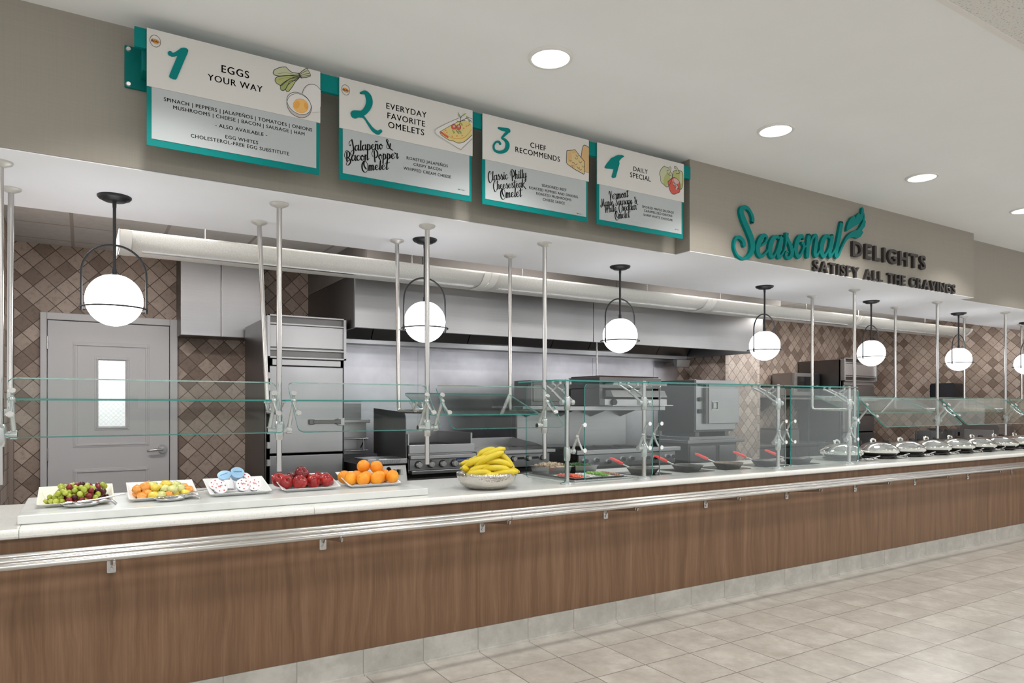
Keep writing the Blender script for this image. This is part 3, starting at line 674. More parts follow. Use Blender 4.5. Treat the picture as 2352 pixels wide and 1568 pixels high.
sh = [('fill', 'white', pl, 'raw'), ('line', 'line', [(1360, 440), (1220, 380)], 12), ('line', 'grey', [(1000, 395), (560, 580), (260, 730), (215, 820), (300, 930), (640, 1150), (980, 1350), (1060, 1330), (1360, 1040)], 16),
      ('line', 'line', [(960, 410), (560, 590), (280, 745), (245, 830), (320, 920), (660, 1140), (990, 1340), (1080, 1290), (1360, 1020)], 8), ('fill', 'egg', om, 'raw'), ('line', 'line', [(390, 850), (430, 800), (900, 540), (1150, 480)], 11), ('line', 'line', [(390, 850), (460, 940), (680, 1080), (800, 1100), (930, 1160), (1120, 1120), (1355, 920)], 16),
      ('line', 'red', [(430, 840), (520, 910), (620, 980)], 60), ('line', 'orange', [(490, 810), (600, 920), (780, 1010), (1040, 1020), (1200, 930), (1330, 760)], 16),
      ('fill', 'red', ell(805, 675, 72, 78)), ('fill', 'red', ell(950, 690, 72, 80)), ('line', 'line', loop(ell(805, 675, 72, 78)), 8), ('line', 'line', loop(ell(950, 690, 72, 80)), 8), ('fill', 'pink', ell(815, 660, 30, 35)), ('fill', 'pink', ell(955, 660, 28, 35))]
for x, y in ((600, 850), (660, 900), (560, 780), (760, 960), (900, 950), (1060, 940), (1100, 720), (1240, 640), (1280, 600), (1060, 770), (1180, 660), (1230, 870)): sh.append(('fill', 'orange' if (x + y) % 3 else 'pale', ell(x, y, 26, 18, x)))
for pts in ([(935, 250), (1010, 400), (1000, 520), (970, 620)], [(1010, 410), (1080, 320), (1170, 280)], [(900, 500), (990, 520), (1080, 470), (1200, 420), (1300, 480), (1350, 540)], [(760, 780), (820, 850), (800, 870)], [(860, 760), (940, 860)], [(960, 790), (1020, 860)]): sh.append(('line', 'line', pts, 14))
for x, y, r in ((965, 330, 70), (1110, 310, -40), (1210, 400, 60), (1270, 490, 70), (1040, 600, 60), (800, 820, 50), (940, 840, 60), (1010, 840, 70)): sh.append(('fill', 'green', ell(x, y, 55, 22, r)))
drawing(B[1], cb_, sh)
cc_ = crop(17.42, 1280, 320)
ch = [(370, 460), (700, 420), (900, 680), (1085, 900), (1070, 1380), (1040, 1395), (700, 1210), (400, 1000), (360, 940), (360, 700)]
ch2 = [(1035, 255), (1250, 320), (1250, 1335), (1080, 1280), (1085, 900), (940, 720)]
sh = [('fill', 'tan', ch2, 'raw'), ('line', 'line', [(1250, 322), (1035, 255), (940, 720)], 22), ('line', 'brown', [(1085, 1280), (1160, 1320), (1250, 1335)], 14), ('fill', 'cheese', ch, 'raw'), ('fill', 'tan', ell(480, 720, 90, 210)), ('fill', 'tan', ell(600, 510, 160, 50, 5)), ('fill', 'tan', ell(640, 1080, 60, 90, -50))]
for i in range(len(ch)): sh.append(('line', 'line', [ch[i], ch[(i + 1) % len(ch)]], 22))
for x, y, r in ((750, 740, 55), (910, 880, 60), (720, 960, 60), (1020, 1080, 40), (830, 1110, 50), (590, 1040, 35), (520, 840, 35), (610, 920, 35), (780, 640, 50), (920, 1190, 45)): sh.append(('line', 'line', [(x - r, y - r * .5), (x - r * .6, y + r * .6), (x + r * .2, y + r), (x + r, y + r * .2)], 13))
drawing(B[2], cc_, sh)
cd_ = crop(15.68, 1490, 360)
p1 = [(550, 335), (430, 460), (380, 620), (420, 740), (430, 900), (540, 1010), (650, 1090), (760, 980), (840, 720), (820, 600), (760, 530), (720, 420), (640, 385)]
p2 = [(860, 560), (890, 520), (1000, 490), (1120, 505), (1210, 580), (1225, 800), (1215, 1040), (1150, 1170), (1000, 1100), (860, 800)]
p3 = [(680, 900), (760, 820), (850, 760), (960, 765), (1080, 880), (1120, 1040), (1105, 1260), (1020, 1310), (900, 1355), (800, 1300), (720, 1120)]
drawing(B[3], cd_, [('fill', 'pale', p1), ('fill', 'lime', ell(640, 820, 110, 240, 12)), ('line', 'line', loop(p1), 15), ('fill', 'lime', p2), ('fill', 'pale', ell(1150, 760, 45, 220)), ('line', 'line', loop(p2), 15),
    ('fill', 'red', p3), ('fill', 'pink', ell(960, 880, 130, 90, 30)), ('line', 'line', loop(p3), 15), ('line', 'grey', [(880, 970), (960, 1020), (1010, 1090), (985, 1160)], 62), ('line', 'line', [(870, 930), (1000, 1010), (1050, 1090), (1000, 1180)], 14), ('line', 'line', [(870, 1010), (940, 1070), (940, 1160)], 12),
    ('line', 'pale', [(760, 370), (775, 470), (720, 590)], 45), ('line', 'line', [(735, 390), (760, 365), (795, 400), (780, 500), (730, 620)], 13), ('line', 'line', [(700, 480), (640, 520), (700, 640), (800, 690)], 13),
    ('line', 'pale', [(940, 370), (1010, 440), (1040, 590)], 40), ('line', 'line', [(970, 440), (920, 420), (925, 355), (990, 370), (1060, 490), (1090, 600), (980, 610)], 13)])
# small round REAL badge on the first two boards
for bd, (u0, v0) in ((B[0], (356.5, 95)), (B[1], (793.5, 207))):
    mb = MB(); cx, _, cz = PX(u0, v0); s = .0245
    ring = [(cx + s * .82 * math.cos(t), cz + s * math.sin(t), .0016) for t in [2 * PI * i / 28 for i in range(29)]]
    ribbon(mb, ring, lambda x, z: (x, YH - .0003, z), None, 0)
    for i, (dx, dz, w) in enumerate(((.0, .006, .020), (.002, .001, .030), (-.001, -.004, .026), (.002, -.008, .014))):
        ribbon(mb, [(cx + dx - w / 2, cz + dz, .005), (cx + dx, cz + dz, .0065), (cx + dx + w / 2, cz + dz - .001, .004)], lambda x, z, i=i: (x, YH - .0003 - i * .0001, z), None, 1)
    put_text(mb, 'REAL', (cx - .0145, 0, cz - .0045), (cx + .0145, 0, cz - .0055), YH - .0009, .03)
    mb.build('round_badge', [C['line'], plain('badge_orange', (.72, .30, .05, 1), .6)], bd)

# ------------------------------------------------------------------ raised wall sign
YS = 3.29
sign = thing('wall_sign', 'raised wall lettering reading Seasonal Delights Satisfy All the Cravings with a leaf', 'wall sign', (5.7, YS, 2.41))
cS = lambda x, y: onY(1660 + x / 6.72, 450 + y / 6.72, YS - .022)
mb = MB()
SE = [[(470, 395, 50), (468, 330, 48), (430, 235, 40), (380, 180, 45), (320, 182, 62), (292, 240, 78), (330, 370, 85), (400, 530, 90), (455, 680, 90), (465, 800, 80), (430, 900, 60), (370, 955, 45), (300, 962, 35), (225, 905, 32), (185, 800, 32), (190, 700, 35), (225, 640, 40), (270, 640, 50), (320, 690, 55), (335, 755, 55)],
 [(600, 765, 20), (660, 720, 32), (690, 650, 36), (660, 605, 40), (610, 630, 60), (565, 720, 75), (545, 820, 75), (565, 905, 60), (610, 930, 40), (670, 880, 28), (725, 800, 22)],
 [(872, 650, 35), (840, 625, 40), (790, 650, 60), (745, 750, 75), (735, 860, 75), (760, 935, 55), (800, 925, 30), (850, 820, 24), (905, 640, 40)], [(915, 630, 60), (892, 750, 65), (865, 880, 62), (872, 942, 52), (910, 920, 28), (960, 830, 20)],
 [(960, 830, 20), (985, 700, 30), (995, 575, 60), (1000, 640, 45), (1050, 760, 60), (1075, 870, 62), (1050, 940, 50), (1005, 955, 35), (972, 910, 24), (990, 855, 22), (1008, 862, 25)],
 [(1085, 850, 20), (1120, 790, 20), (1150, 740, 26)], [(1250, 650, 35), (1230, 612, 40), (1180, 650, 60), (1140, 760, 72), (1140, 870, 70), (1175, 935, 50), (1215, 895, 32), (1255, 800, 30), (1252, 745, 40), (1232, 722, 36)], [(1250, 790, 22), (1285, 775, 20), (1325, 745, 18)],
 [(1338, 615, 58), (1320, 750, 62), (1312, 925, 58)], [(1325, 800, 22), (1385, 665, 28), (1435, 605, 40), (1455, 660, 55), (1440, 780, 62), (1428, 885, 60), (1450, 922, 40), (1500, 850, 22), (1530, 780, 20)],
 [(1660, 640, 35), (1620, 612, 40), (1575, 650, 60), (1535, 760, 75), (1535, 875, 72), (1565, 928, 50), (1610, 880, 28), (1660, 760, 24), (1690, 630, 40)], [(1695, 625, 60), (1675, 750, 65), (1655, 870, 60), (1660, 928, 50), (1700, 890, 26), (1740, 820, 20)],
 [(1840, 420, 55), (1800, 640, 62), (1757, 850, 62), (1757, 928, 50), (1795, 905, 30), (1850, 780, 26), (1910, 665, 34), (1975, 600, 46), (2060, 545, 30)]]
for i, st in enumerate(SE): stroke(mb, cS, st, YS - .022 - .00015 * (i % 3), YS, 0, 7)
mb.build('script_word', M['teal'], sign)
mb = MB()
solid(mb, cS, [(1915, 545), (1918, 480), (1945, 400), (1985, 335), (2030, 308), (2045, 320), (2050, 348), (2072, 290), (2112, 255), (2118, 290), (2135, 270), (2148, 195), (2163, 172), (2178, 195), (2182, 280), (2165, 350), (2120, 415), (2060, 455), (1985, 500)], YS - .022, YS)
solid(mb, cS, [(1935, 650), (1990, 590), (2060, 545), (2120, 480), (2160, 400), (2180, 320), (2186, 265), (2196, 330), (2193, 375), (2212, 392), (2195, 470), (2150, 528), (2172, 560), (2130, 628), (2085, 652), (2020, 636), (1965, 645)], YS - .0222, YS)
mb.build('leaf', M['teal'], sign)
def raised(word, x0, x1, z0, cap, bold, gap, mat, name='letter'):
    adv = []; tot = 0
    for ch in word:
        if ch == ' ': adv.append((None, .42)); tot += .42; continue
        vs, fs = text_mesh(ch, bold, 0, 1); a0 = min(v[0] for v in vs); a1 = max(v[0] for v in vs); adv.append((ch, a1 - a0)); tot += a1 - a0 + gap
    kx = (x1 - x0) / (tot - gap); x = x0
    for ch, w in adv:
        if ch:
            mb = MB(); put_text(mb, ch, (x, 0, z0), (x + w * kx, 0, z0), YS, bold, .024, 1, cap); mb.build(name, mat, sign); x += (w + gap) * kx
        else: x += w * kx
raised('DELIGHTS', 5.205, 6.285, 2.573, .120, .022, .20, M['dark_letter'])
raised('SATISFY ALL THE CRAVINGS', 4.71, 6.79, 2.405, .083, .024, .17, M['dark_letter'])

# ================================================================== SERVING COUNTER
YW, YL_ = 3.4257, 3.385
ctr = thing('serving_counter', 'long walnut laminate serving counter on a pale stone tile base', 'counter', (3, YW, 0))
xs = [-3.0, .55, 3.05, 5.55, 8.05, 10.75]
for a, c in zip(xs, xs[1:]):
    MB().box(a + .0001, c - .0001, YW, YW + .03, .132, .846).build('front_panel', M['wood'], ctr)
MB().box(-3, 10.75, YW + .03, 4.22, .12, .843).build('carcass', M['black_soft'], ctr)
MB().box(-3, 10.75, YW - .004, YW + .06, .0, .131).box(-3, 10.75, YW - .020, YW - .004, 0, .010).build('tile_base', M['base_tile'], ctr)
wt = thing('worktop', 'off white quartz worktop with rounded front edge along the serving counter', 'worktop', (3, 3.8, .845))
wx = [-3.0, -.214, .963, 4.3, 7.6, 10.78]
prof = [(YL_ + .010, .846)] + [(YL_ + .006 - .006 * math.sin(t), .852 - .004 + .008 * 0 + .004 * 0) for t in ()] + [(YL_ + .002, .850), (YL_, .857)] + [(YL_ + .018 - .018 * math.cos(t), .867 + .018 * math.sin(t)) for t in [i * PI / 2 / 6 for i in range(7)]] + [(4.262, .885), (4.265, .882), (4.265, .846)]
for a, c in zip(wx, wx[1:]):
    MB().prism(prof, lambda p, q, h: (h, p, q), a + .0008, c - .0008).build('slab', M['quartz'], wt)
slab = MB().box(-.227, 1.627, 3.51, 4.18, .886, .923)
solo(slab, 'serving_board', M['marble'], 'thick white marble board under the fruit trays at the near end', 'board', (.7, 3.8, .886), bevel=.004)
# tray rail
rail = thing('tray_rail', 'three parallel satin steel tubes of the tray slide along the counter front', 'tray rail', (3, 3.24, .79))
for y in (3.348, 3.244, 3.140):
    MB().cyl((-3, y, .784), (1.934, y, .785), .0136, n=20).cyl((1.9365, y, .784), (6.95, y, .785), .0136, n=20).cyl((6.9525, y, .784), (10.7, y, .785), .0136, n=20).build('tube', M['satin_tube'], rail)
for i, x in enumerate((-.80, .107, 1.015, 1.92, 2.813, 3.712, 4.594, 5.482, 6.394, 7.343, 8.25)):
    br = MB().prism(rrect(x - .017, x + .017, .665, .745, .006), lambda p, q, h: (p, h, q), YW - .006, YW).build('wall_bracket', M['post'], rail)
    m = MB().prism([(YW - .004, .745), (YW - .004, .690), (YW - .035, .722), (3.16, .748), (3.125, .752), (3.12, .770), (YW - .02, .770)], lambda p, q, h: (h, p, q), x - .004, x + .004)
    m.build('arm', M['post'], br, .001)
    MB().cyl((x, YW - .006, .682), (x, YW - .012, .682), .007, .006, 12).build('bolt', M['pewter'], br)
    MB().cyl((x, 3.14, .755), (x, 3.14, .772), .006, n=10).build('screw', M['pewter'], br)

# ================================================================== CEILING LIGHTS
for i, x in enumerate(DOWN_X[2:8]):
    lab = 'round recessed ceiling light, %s of the row counted from the left wall of boards' % ORD[i]
    lab = {0: 'round recessed ceiling light above the first menu board', 1: 'large round recessed ceiling light nearest the camera', 2: 'round recessed ceiling light beyond the fourth menu board', 3: 'round recessed ceiling light above the raised leaf sign', 4: 'round recessed ceiling light cut by the right picture edge', 5: 'round recessed ceiling light farthest down the row'}[i]
    t = thing('ceiling_light', lab, 'ceiling light', (x, DOWN_Y, CEIL_Z), 'recessed ceiling lights')
    MB().lathe((x, DOWN_Y, CEIL_Z), [(.088, -.003), (.090, -.010), (.104, -.008), (.107, -.0005)], 40).build('trim_ring', M['trimwhite'], t)
    MB().lathe((x, DOWN_Y, CEIL_Z), [(.0001, -.0075), (.089, -.0075), (.089, -.002)], 40).build('lens', M['lens'], t)
PEND = [.135, 1.79, 3.35, 4.956, 6.53, 8.19, 9.80]; PY = 3.91
def pendant(x):
    t = thing('pendant_lamp', '', 'pendant lamp', (x, PY, SOF_Z), 'globe pendants over the counter')
    MB().lathe((x, PY, SOF_Z), [(.0001, -.024), (.05, -.023), (.056, -.016), (.068, -.014), (.075, -.006), (.075, 0)], 36).build('canopy', M['black'], t)
    MB().cyl((x, PY, SOF_Z - .02), (x, PY, SOF_Z - .055), .0095, .0085, 14).cyl((x, PY, SOF_Z - .055), (x, PY, 2.03), .0075, n=14).cyl((x, PY, 2.045), (x, PY, 2.02), .011, n=14).lathe((x, PY, 2.005), [(.045, 0), (.045, .006), (.012, .016)], 24).build('stem', M['black'], t)
    a = [(x - .138, PY, 1.852), (x - .138, PY, 1.94)] + [(x + .138 * math.cos(q), PY, 2.024 + .138 * math.sin(q)) for q in [PI - PI * i / 24 for i in range(25)]] + [(x + .138, PY, 1.94), (x + .138, PY, 1.852)]
    MB().tube(a, .0052, 10).build('arch', M['black'], t)
    m = MB().tube([(x + .141 * math.cos(q), PY + .141 * math.sin(q), 1.853) for q in [2 * PI * i / 48 for i in range(48)]], .0042, 8, closed=True)
    for s in (-1, 1): m.cyl((x + s * .138, PY, 1.868), (x + s * .138, PY, 1.835), .0068, n=12).cyl((x + s * .138, PY, 1.84), (x + s * .122, PY, 1.84), .004, n=8)
    m.build('ring', M['black'], t)
    MB().ball((x, PY, 1.893), .126, n=40, m=24).build('globe', M['globe'], t)
    return t
p0 = pendant(PEND[0])
PL = ['white globe pendant nearest the camera, in front of the kitchen door', 'white globe pendant partly behind a steel post, left end of hood', 'white globe pendant in front of the middle of the hood', 'white globe pendant at the right end of the hood', 'white globe pendant in front of the farther refrigerator', 'white globe pendant over the round chafing dishes', 'white globe pendant cut by the right picture edge']
p0['label'] = PL[0]
for i, x in enumerate(PEND[1:], 1): dup(p0, (x - PEND[0], 0, 0), PL[i])

# ================================================================== SNEEZE GUARDS
def pane_slant(t, x0, x1, ya, za, yb, zb, name='glass_pane', r=.03, th=.008):
    """pane between edge a (top, back) and b (bottom, front)"""
    A, Bq = Vector((0, ya, za)), Vector((0, yb, zb)); L = (Bq - A).length; d = (Bq - A) / L; n = Vector((0, -d.z, d.y))
    if n.y > 0: n = -n
    mp = lambda p, q, h: tuple(Vector((p, 0, 0)) + A + d * q + n * h)
    return MB().prism(rrect(x0, x1, 0, L, r), mp, -th / 2, th / 2, 0, 1).build(name, [M['glass'], M['edge']], t)
def front_post(t, x, zb, y=3.605):
    p = MB().cyl((x, y, zb), (x, y, SOF_Z - .004), .0134, n=20).build('post', M['post'], t)
    MB().lathe((x, y, SOF_Z), [(.014, -.024), (.022, -.020), (.043, -.010), (.047, -.004), (.046, 0)], 28).build('flange', M['flange'], p)
    return p
def back_post(t, x, lean=0, y=4.02, za=1.345):
    path = [(x, y, SOF_Z - .004), (x + lean, y, za + .03), (x + lean, y - .008, za + .008), (x + lean, y - .03, za), (x + lean * .5, 3.62, za)]
    p = MB().tube(path, .0125, 14).build('rear_post', M['post'], t)
    MB().lathe((x, y, SOF_Z), [(.014, -.022), (.022, -.018), (.040, -.009), (.044, -.004), (.043, 0)], 28).build('flange', M['flange'], p)
    return p
def disc(mb, c, d, r=.0145, mi=1):
    c = Vector(c); d = Vector(d).normalized(); mb.cyl(c, c + d * .010, .009, r, 14, mi).cyl(c + d * .010, c + d * .013, r, r * .92, 14, mi)
def hang_clamp(p, x, side, ytop, ztop, ybot, zbot, yp=3.605, zc=1.255):
    """collar hub, forked arm and two discs that hold one edge of a slanted pane"""
    xo = x + side * .047; m = MB()
    m.cyl((x, yp, zc), (xo + side * .012, yp, zc), .014, n=14).cyl((xo - .012, yp, zc), (xo + .012, yp, zc), .019, n=16)
    mid = Vector((xo, (ytop + ybot) / 2 + .045, (ztop + zbot) / 2 + .03))
    m.tube([(xo, yp, zc + .01), mid], [.010, .008], 10); m.ball(mid, .014, n=12, m=8)
    dn = Vector((0, ybot - ytop, zbot - ztop)).normalized(); nn = Vector((0, dn.z, -dn.y)); nn = nn if nn.y < 0 else -nn
    for f in (.26, .66):
        q = Vector((xo, ytop + (ybot - ytop) * f, ztop + (zbot - ztop) * f))
        m.tube([mid, (mid + q) / 2 + Vector((0, .012, .004)), q], [.008, .007, .007], 10)
        disc(m, q + nn * .004, nn)
    m.build('clamp', [M['cast'], M['knob']], p)
def collar(p, x, y, z0, z1):
    m = MB().lathe((x, y, z0), [(.0145, 0), (.019, .004), (.022, .03), (.022, (z1 - z0) - .02), (.018, z1 - z0), (.0145, z1 - z0)], 20); m.build('collar', M['cast'], p)
def shelf_clip(p, x, z, y=3.72):
    m = MB()
    for s in (-1, 1):
        m.cyl((x, y, z - .055), (x + s * .03, y, z - .05), .012, n=12).tube([(x + s * .03, y, z - .05), (x + s * .035, y + .03, z - .012)], .006, 8).tube([(x + s * .03, y, z - .05), (x + s * .035, y - .05, z - .012)], .006, 8)
        m.cyl((x + s * .035, y + .03, z - .014), (x + s * .035, y + .03, z - .005), .010, n=10).cyl((x + s * .035, y - .05, z - .014), (x + s * .035, y - .05, z - .005), .010, n=10)
    m.build('shelf_clip', M['cast'], p)
# left hanging guard
g1 = thing('sneeze_guard', 'hanging glass sneeze guard over the fruit trays at the near end', 'sneeze guard', (.9, 3.6, 1.25))
XA = [-.292, .848, 1.665, 2.472]
for i, x in enumerate(XA):
    p = front_post(g1, x, 1.047) if i else front_post(g1, x, 1.047)
    back_post(g1, x + (.008, -.012, -.012, 0)[i], [-.004, .045, .012, 0][i])
    collar(p, x, 3.605, 1.205, 1.30)
    if i: hang_clamp(p, x, -1, 3.57, 1.494, 3.35, 1.252)
    if i < 3: hang_clamp(p, x, 1, 3.57, 1.494, 3.35, 1.252)
    if i < 3: shelf_clip(p, x, 1.405)
for i in range(3):
    pane_slant(g1, XA[i] + .030, XA[i + 1] - .030, 3.57, 1.494, 3.35, 1.252)
    if i < 2: pane_slant(g1, XA[i] + .022, XA[i + 1] - .022, 4.0, 1.404, 3.60, 1.405, 'glass_shelf', .02)
    else: pane_slant(g1, XA[i] + .022, XA[i + 1] - .022, 4.0, 1.456, 3.62, 1.325, 'glass_shelf', .03)
# right hanging guard
g3 = thing('sneeze_guard', 'hanging glass sneeze guard over the round chafing dishes', 'sneeze guard', (7.1, 3.6, 1.2))
XC = [5.765, 7.143, 8.545, 9.95]
for i, x in enumerate(XC):
    p = front_post(g3, x, 1.06); back_post(g3, x); collar(p, x, 3.605, 1.19, 1.285)
    if i: hang_clamp(p, x, -1, 3.585, 1.447, 3.355, 1.20, zc=1.235)
    if i < 3: hang_clamp(p, x, 1, 3.585, 1.447, 3.355, 1.20, zc=1.235)
for i in range(3):
    pane_slant(g3, XC[i] + .035, XC[i + 1] - .035, 3.585, 1.447, 3.355, 1.20)
    pane_slant(g3, XC[i] + .022, XC[i + 1] - .022, 4.02, 1.47, 3.62, 1.315, 'glass_shelf', .03)
# standing guard in the middle
g2 = thing('sneeze_guard', 'standing glass guard on the counter around the omelet pans', 'sneeze guard', (4.1, 3.53, .885))
XM = [2.606, 3.254, 4.66, 5.60]; YM = 3.55
for i, x in enumerate(XM):
    p = MB().cyl((x, YM, .890), (x, YM, 1.548), .0142, n=20).build('post', M['post'], g2)
    MB().lathe((x, YM, .8855), [(.046, 0), (.046, .004), (.030, .010), (.0145, .016)], 28).build('base_flange', M['cast'], p)
    collar(p, x, YM, 1.03, 1.12); collar(p, x, YM, 1.35, 1.44)
    m = MB()
    for s in ((1,) if i == 0 else (-1, 1) if i < 3 else (-1,)):
        xo = x + s * .045
        m.cyl((x, YM, 1.09), (xo, YM, 1.09), .013, n=14).cyl((xo - .011, YM, 1.09), (xo + .011, YM, 1.09), .018, n=16)
        mid = Vector((xo + s * .002, YM - .045, 1.185)); m.tube([(xo, YM, 1.10), mid], .009, 10).ball(mid, .013, n=12, m=8)
        for z in (1.10, 1.26):
            m.tube([mid, (xo + s * .006, YM - .06, (mid.z + z) / 2), (xo + s * .008, 3.458, z)], .007, 10); disc(m, (xo + s * .008, 3.445, z), (0, -1, 0))
    m.build('pane_clamp', [M['cast'], M['knob']], p)
    m = MB()
    for s in (-1, 1):
        xo = x + s * .038
        m.cyl((x, YM, 1.40), (xo, YM, 1.40), .013, n=14).cyl((xo - .011, YM, 1.40), (xo + .011, YM, 1.40), .018, n=16)
        mid = Vector((xo, YM + .10, 1.475)); m.tube([(xo, YM, 1.41), mid], .009, 10).ball(mid, .013, n=12, m=8)
        for y in (YM + .02, YM + .21): m.tube([mid, (xo, (mid.y + y) / 2, 1.50), (xo, y, 1.524)], .007, 10).cyl((xo, y, 1.515), (xo, y, 1.531), .010, n=12)
    m.build('top_clamp', M['cast'], p)
for a, c in ((2.668, 3.238), (3.300, 4.618), (4.678, 5.575)):
    MB().prism(rrect(a, c, .905, 1.517, .03), lambda p, q, h: (p, h, q), 3.446, 3.455, 0, 1).build('front_pane', [M['glass'], M['edge']], g2)
for a, c in ((2.495, 3.25), (3.256, 4.66), (4.666, 5.66)):
    MB().prism(rrect(a, c, 3.50, 3.96, .012), lambda p, q, h: (p, q, h), 1.5325, 1.5415, 0, 1).build('top_pane', [M['glass'], M['edge']], g2)
for x in (2.577, 5.66):
    MB().prism(rrect(3.53, 3.98, .893, 1.52, .03), lambda p, q, h: (h, p, q), x - .004, x + .004, 0, 1).build('end_pane', [M['glass'], M['glass_edge']], g2)

# ================================================================== TRAYS AND FRUIT
def tray(name, x0, x1, y0, mat, label):
    t = thing(name, label, 'tray', ((x0 + x1) / 2, y0 + .13, .924), 'white display trays on the marble board')
    y1 = y0 + .245; zf, zb, z0 = .942, .996, .9245; fl = .034; th = .006; bx0, bx1, by0, by1 = x0 + fl, x1 - fl, y0 + .034, y1 - .05
    o = [(x0, y0, zf), (x1, y0, zf), (x1, y1, zb), (x0, y1, zb)]; bt = [(bx0, by0, z0), (bx1, by0, z0), (bx1, by1, z0 + .004), (bx0, by1, z0 + .004)]
    li = [(x0 + th, y0 + th, zf + .001), (x1 - th, y0 + th, zf + .001), (x1 - th, y1 - th, zb + .001), (x0 + th, y1 - th, zb + .001)]; bi = [(x, y, z + .006) for x, y, z in [(bx0 + .004, by0 + .004, z0), (bx1 - .004, by0 + .004, z0), (bx1 - .004, by1 - .004, z0 + .004), (bx0 + .004, by1 - .004, z0 + .004)]]
    v = o + bt + li + bi; f = [(4, 7, 6, 5), (12, 13, 14, 15)]
    for i in range(4):
        j = (i + 1) % 4; f += [(i, j, 4 + j, 4 + i), (8 + i, 12 + i, 12 + j, 8 + j), (i, 8 + i, 8 + j, j)]
    MB().add(v, f).build('dish_body', mat, t, .0025)
    P = []
    for q, w in (((x0 + th, 0, zf), (bx0 + .004, 0, z0 + .006)), ((x1 - th, 0, zf), (bx1 - .004, 0, z0 + .006)), ((0, y0 + th, zf), (0, by0 + .004, z0 + .006)), ((0, y1 - th, zb), (0, by1 - .004, z0 + .006))):
        d = Vector(q) - Vector(w); n = Vector((-math.copysign(d.z, d.x) if abs(d.x) > 1e-6 else 0, -math.copysign(d.z, d.y) if abs(d.y) > 1e-6 else 0, abs(d.x) + abs(d.y))).normalized()
        P.append((n, n.dot(Vector(w))))
    P.append((Vector((0, 0, 1)), z0 + .0075))
    return (bx0, bx1, by0, by1, z0 + .010, P)
def settle(pts, r, T, it=90, g=.0012):
    """let round things settle in a tray without cutting into each other"""
    P = [Vector(p) for p in pts]; n = len(P)
    for k2 in range(it):
        for p in P: p.z -= g * (1 - k2 / it)
        for a in range(n):
            for b2 in range(a + 1, n):
                d = P[b2] - P[a]
                if abs(d.x) < 2 * r and abs(d.y) < 2 * r and abs(d.z) < 2 * r:
                    l = d.length or 1e-6
                    if l < 2 * r: m = d * ((2 * r - l) / l * .5); P[a] -= m; P[b2] += m
        for p in P:
            for nn, dd in T[5]:
                e = nn.dot(p) - dd
                if e < r: p += nn * (r - e)
    return [tuple(p) for p in P]
T1 = tray('display_tray', -.173, .129, 3.70, M['dish_cream'], 'cream rectangular tray full of green and red grapes')
T2 = tray('display_tray', .184, .487, 3.70, M['dish'], 'white rectangular tray of cut melon')
T3 = tray('display_tray', .535, .836, 3.70, M['dish'], 'white rectangular tray of yogurt cups')
T4 = tray('display_tray', .884, 1.199, 3.70, M['dish'], 'white rectangular tray of red apples')
T5 = tray('display_tray', 1.240, 1.549, 3.70, M['dish'], 'white rectangular tray of oranges')
gm = {}
for kq, mt in (('green', 'grape_g'), ('red', 'grape_r'), ('dark', 'grape_d')):
    gm[kq] = MB().ball((0, 0, 0), .0125, .0125, .0138, 14, 9).build('grape', M[mt]).data
for o in [o for o in COL.objects if o.name.startswith('grape')]: bpy.data.objects.remove(o)
gp = [(-.022 + R.triangular(-.125, .125, .03), 3.70 + R.triangular(.02, .20, .09), T1[4] + .02 + .09 * R.random()) for _ in range(150)]
for (x, y, z) in settle(gp, .0122, T1, 70):
    u = (x - T1[0]) / (T1[1] - T1[0]); kq = 'green' if R.random() > (.10 + .50 * u) else ('red' if R.random() < .6 else 'dark')
    o = bpy.data.objects.new('grape', gm[kq]); COL.objects.link(o); o.location = (x, y, z); o.rotation_euler = (R.uniform(-.6, .6), R.uniform(-.6, .6), R.uniform(0, 6)); s = R.uniform(.88, 1.1); o.scale = (s, s, s)
    tag(o, {'green': 'green grape in the cream tray', 'red': 'red grape in the cream tray', 'dark': 'dark purple grape in the cream tray'}[kq], 'grape', kq + ' grapes in the cream tray')
def chunk(seed, s):
    rr = random.Random(seed); b = bmesh.new(); bmesh.ops.create_cube(b, size=s)
    for v in b.verts: v.co *= rr.uniform(.75, 1.2); v.co.z *= .8
    bmesh.ops.bevel(b, geom=b.edges[:], offset=s * .14, segments=2, affect='EDGES'); me = bpy.data.meshes.new('melon_chunk'); b.to_mesh(me); b.free()
    for p in me.polygons: p.use_smooth = True
    return me
cm = {kq: [chunk(i * 3 + sd, .042) for i in range(3)] for sd, kq in enumerate(('cantaloupe', 'honeydew', 'pineapple'))}
for kq in cm:
    for me in cm[kq]: me.materials.append(M[kq])
hp = settle([((T2[0] + T2[1]) / 2 + R.uniform(-.115, .115), 3.70 + R.triangular(.02, .19, .08), T2[4] + .02 + .07 * R.random()) for _ in range(52)], .0165, T2)
for x, y, z in hp:
    u = (x - T2[0]) / (T2[1] - T2[0]); kq = 'cantaloupe' if u < .3 else R.choice(['honeydew', 'honeydew', 'cantaloupe', 'pineapple', 'honeydew'])
    o = bpy.data.objects.new('melon_chunk', R.choice(cm[kq])); COL.objects.link(o); o.location = (x, y, z); o.rotation_euler = tuple(R.uniform(-.5, .5) for _ in range(2)) + (R.uniform(0, 6),)
    tag(o, {'cantaloupe': 'orange cantaloupe chunk in the white melon tray', 'honeydew': 'pale green honeydew chunk in the white melon tray', 'pineapple': 'yellow pineapple chunk in the white melon tray'}[kq], 'fruit chunk', kq + ' chunks in the melon tray')
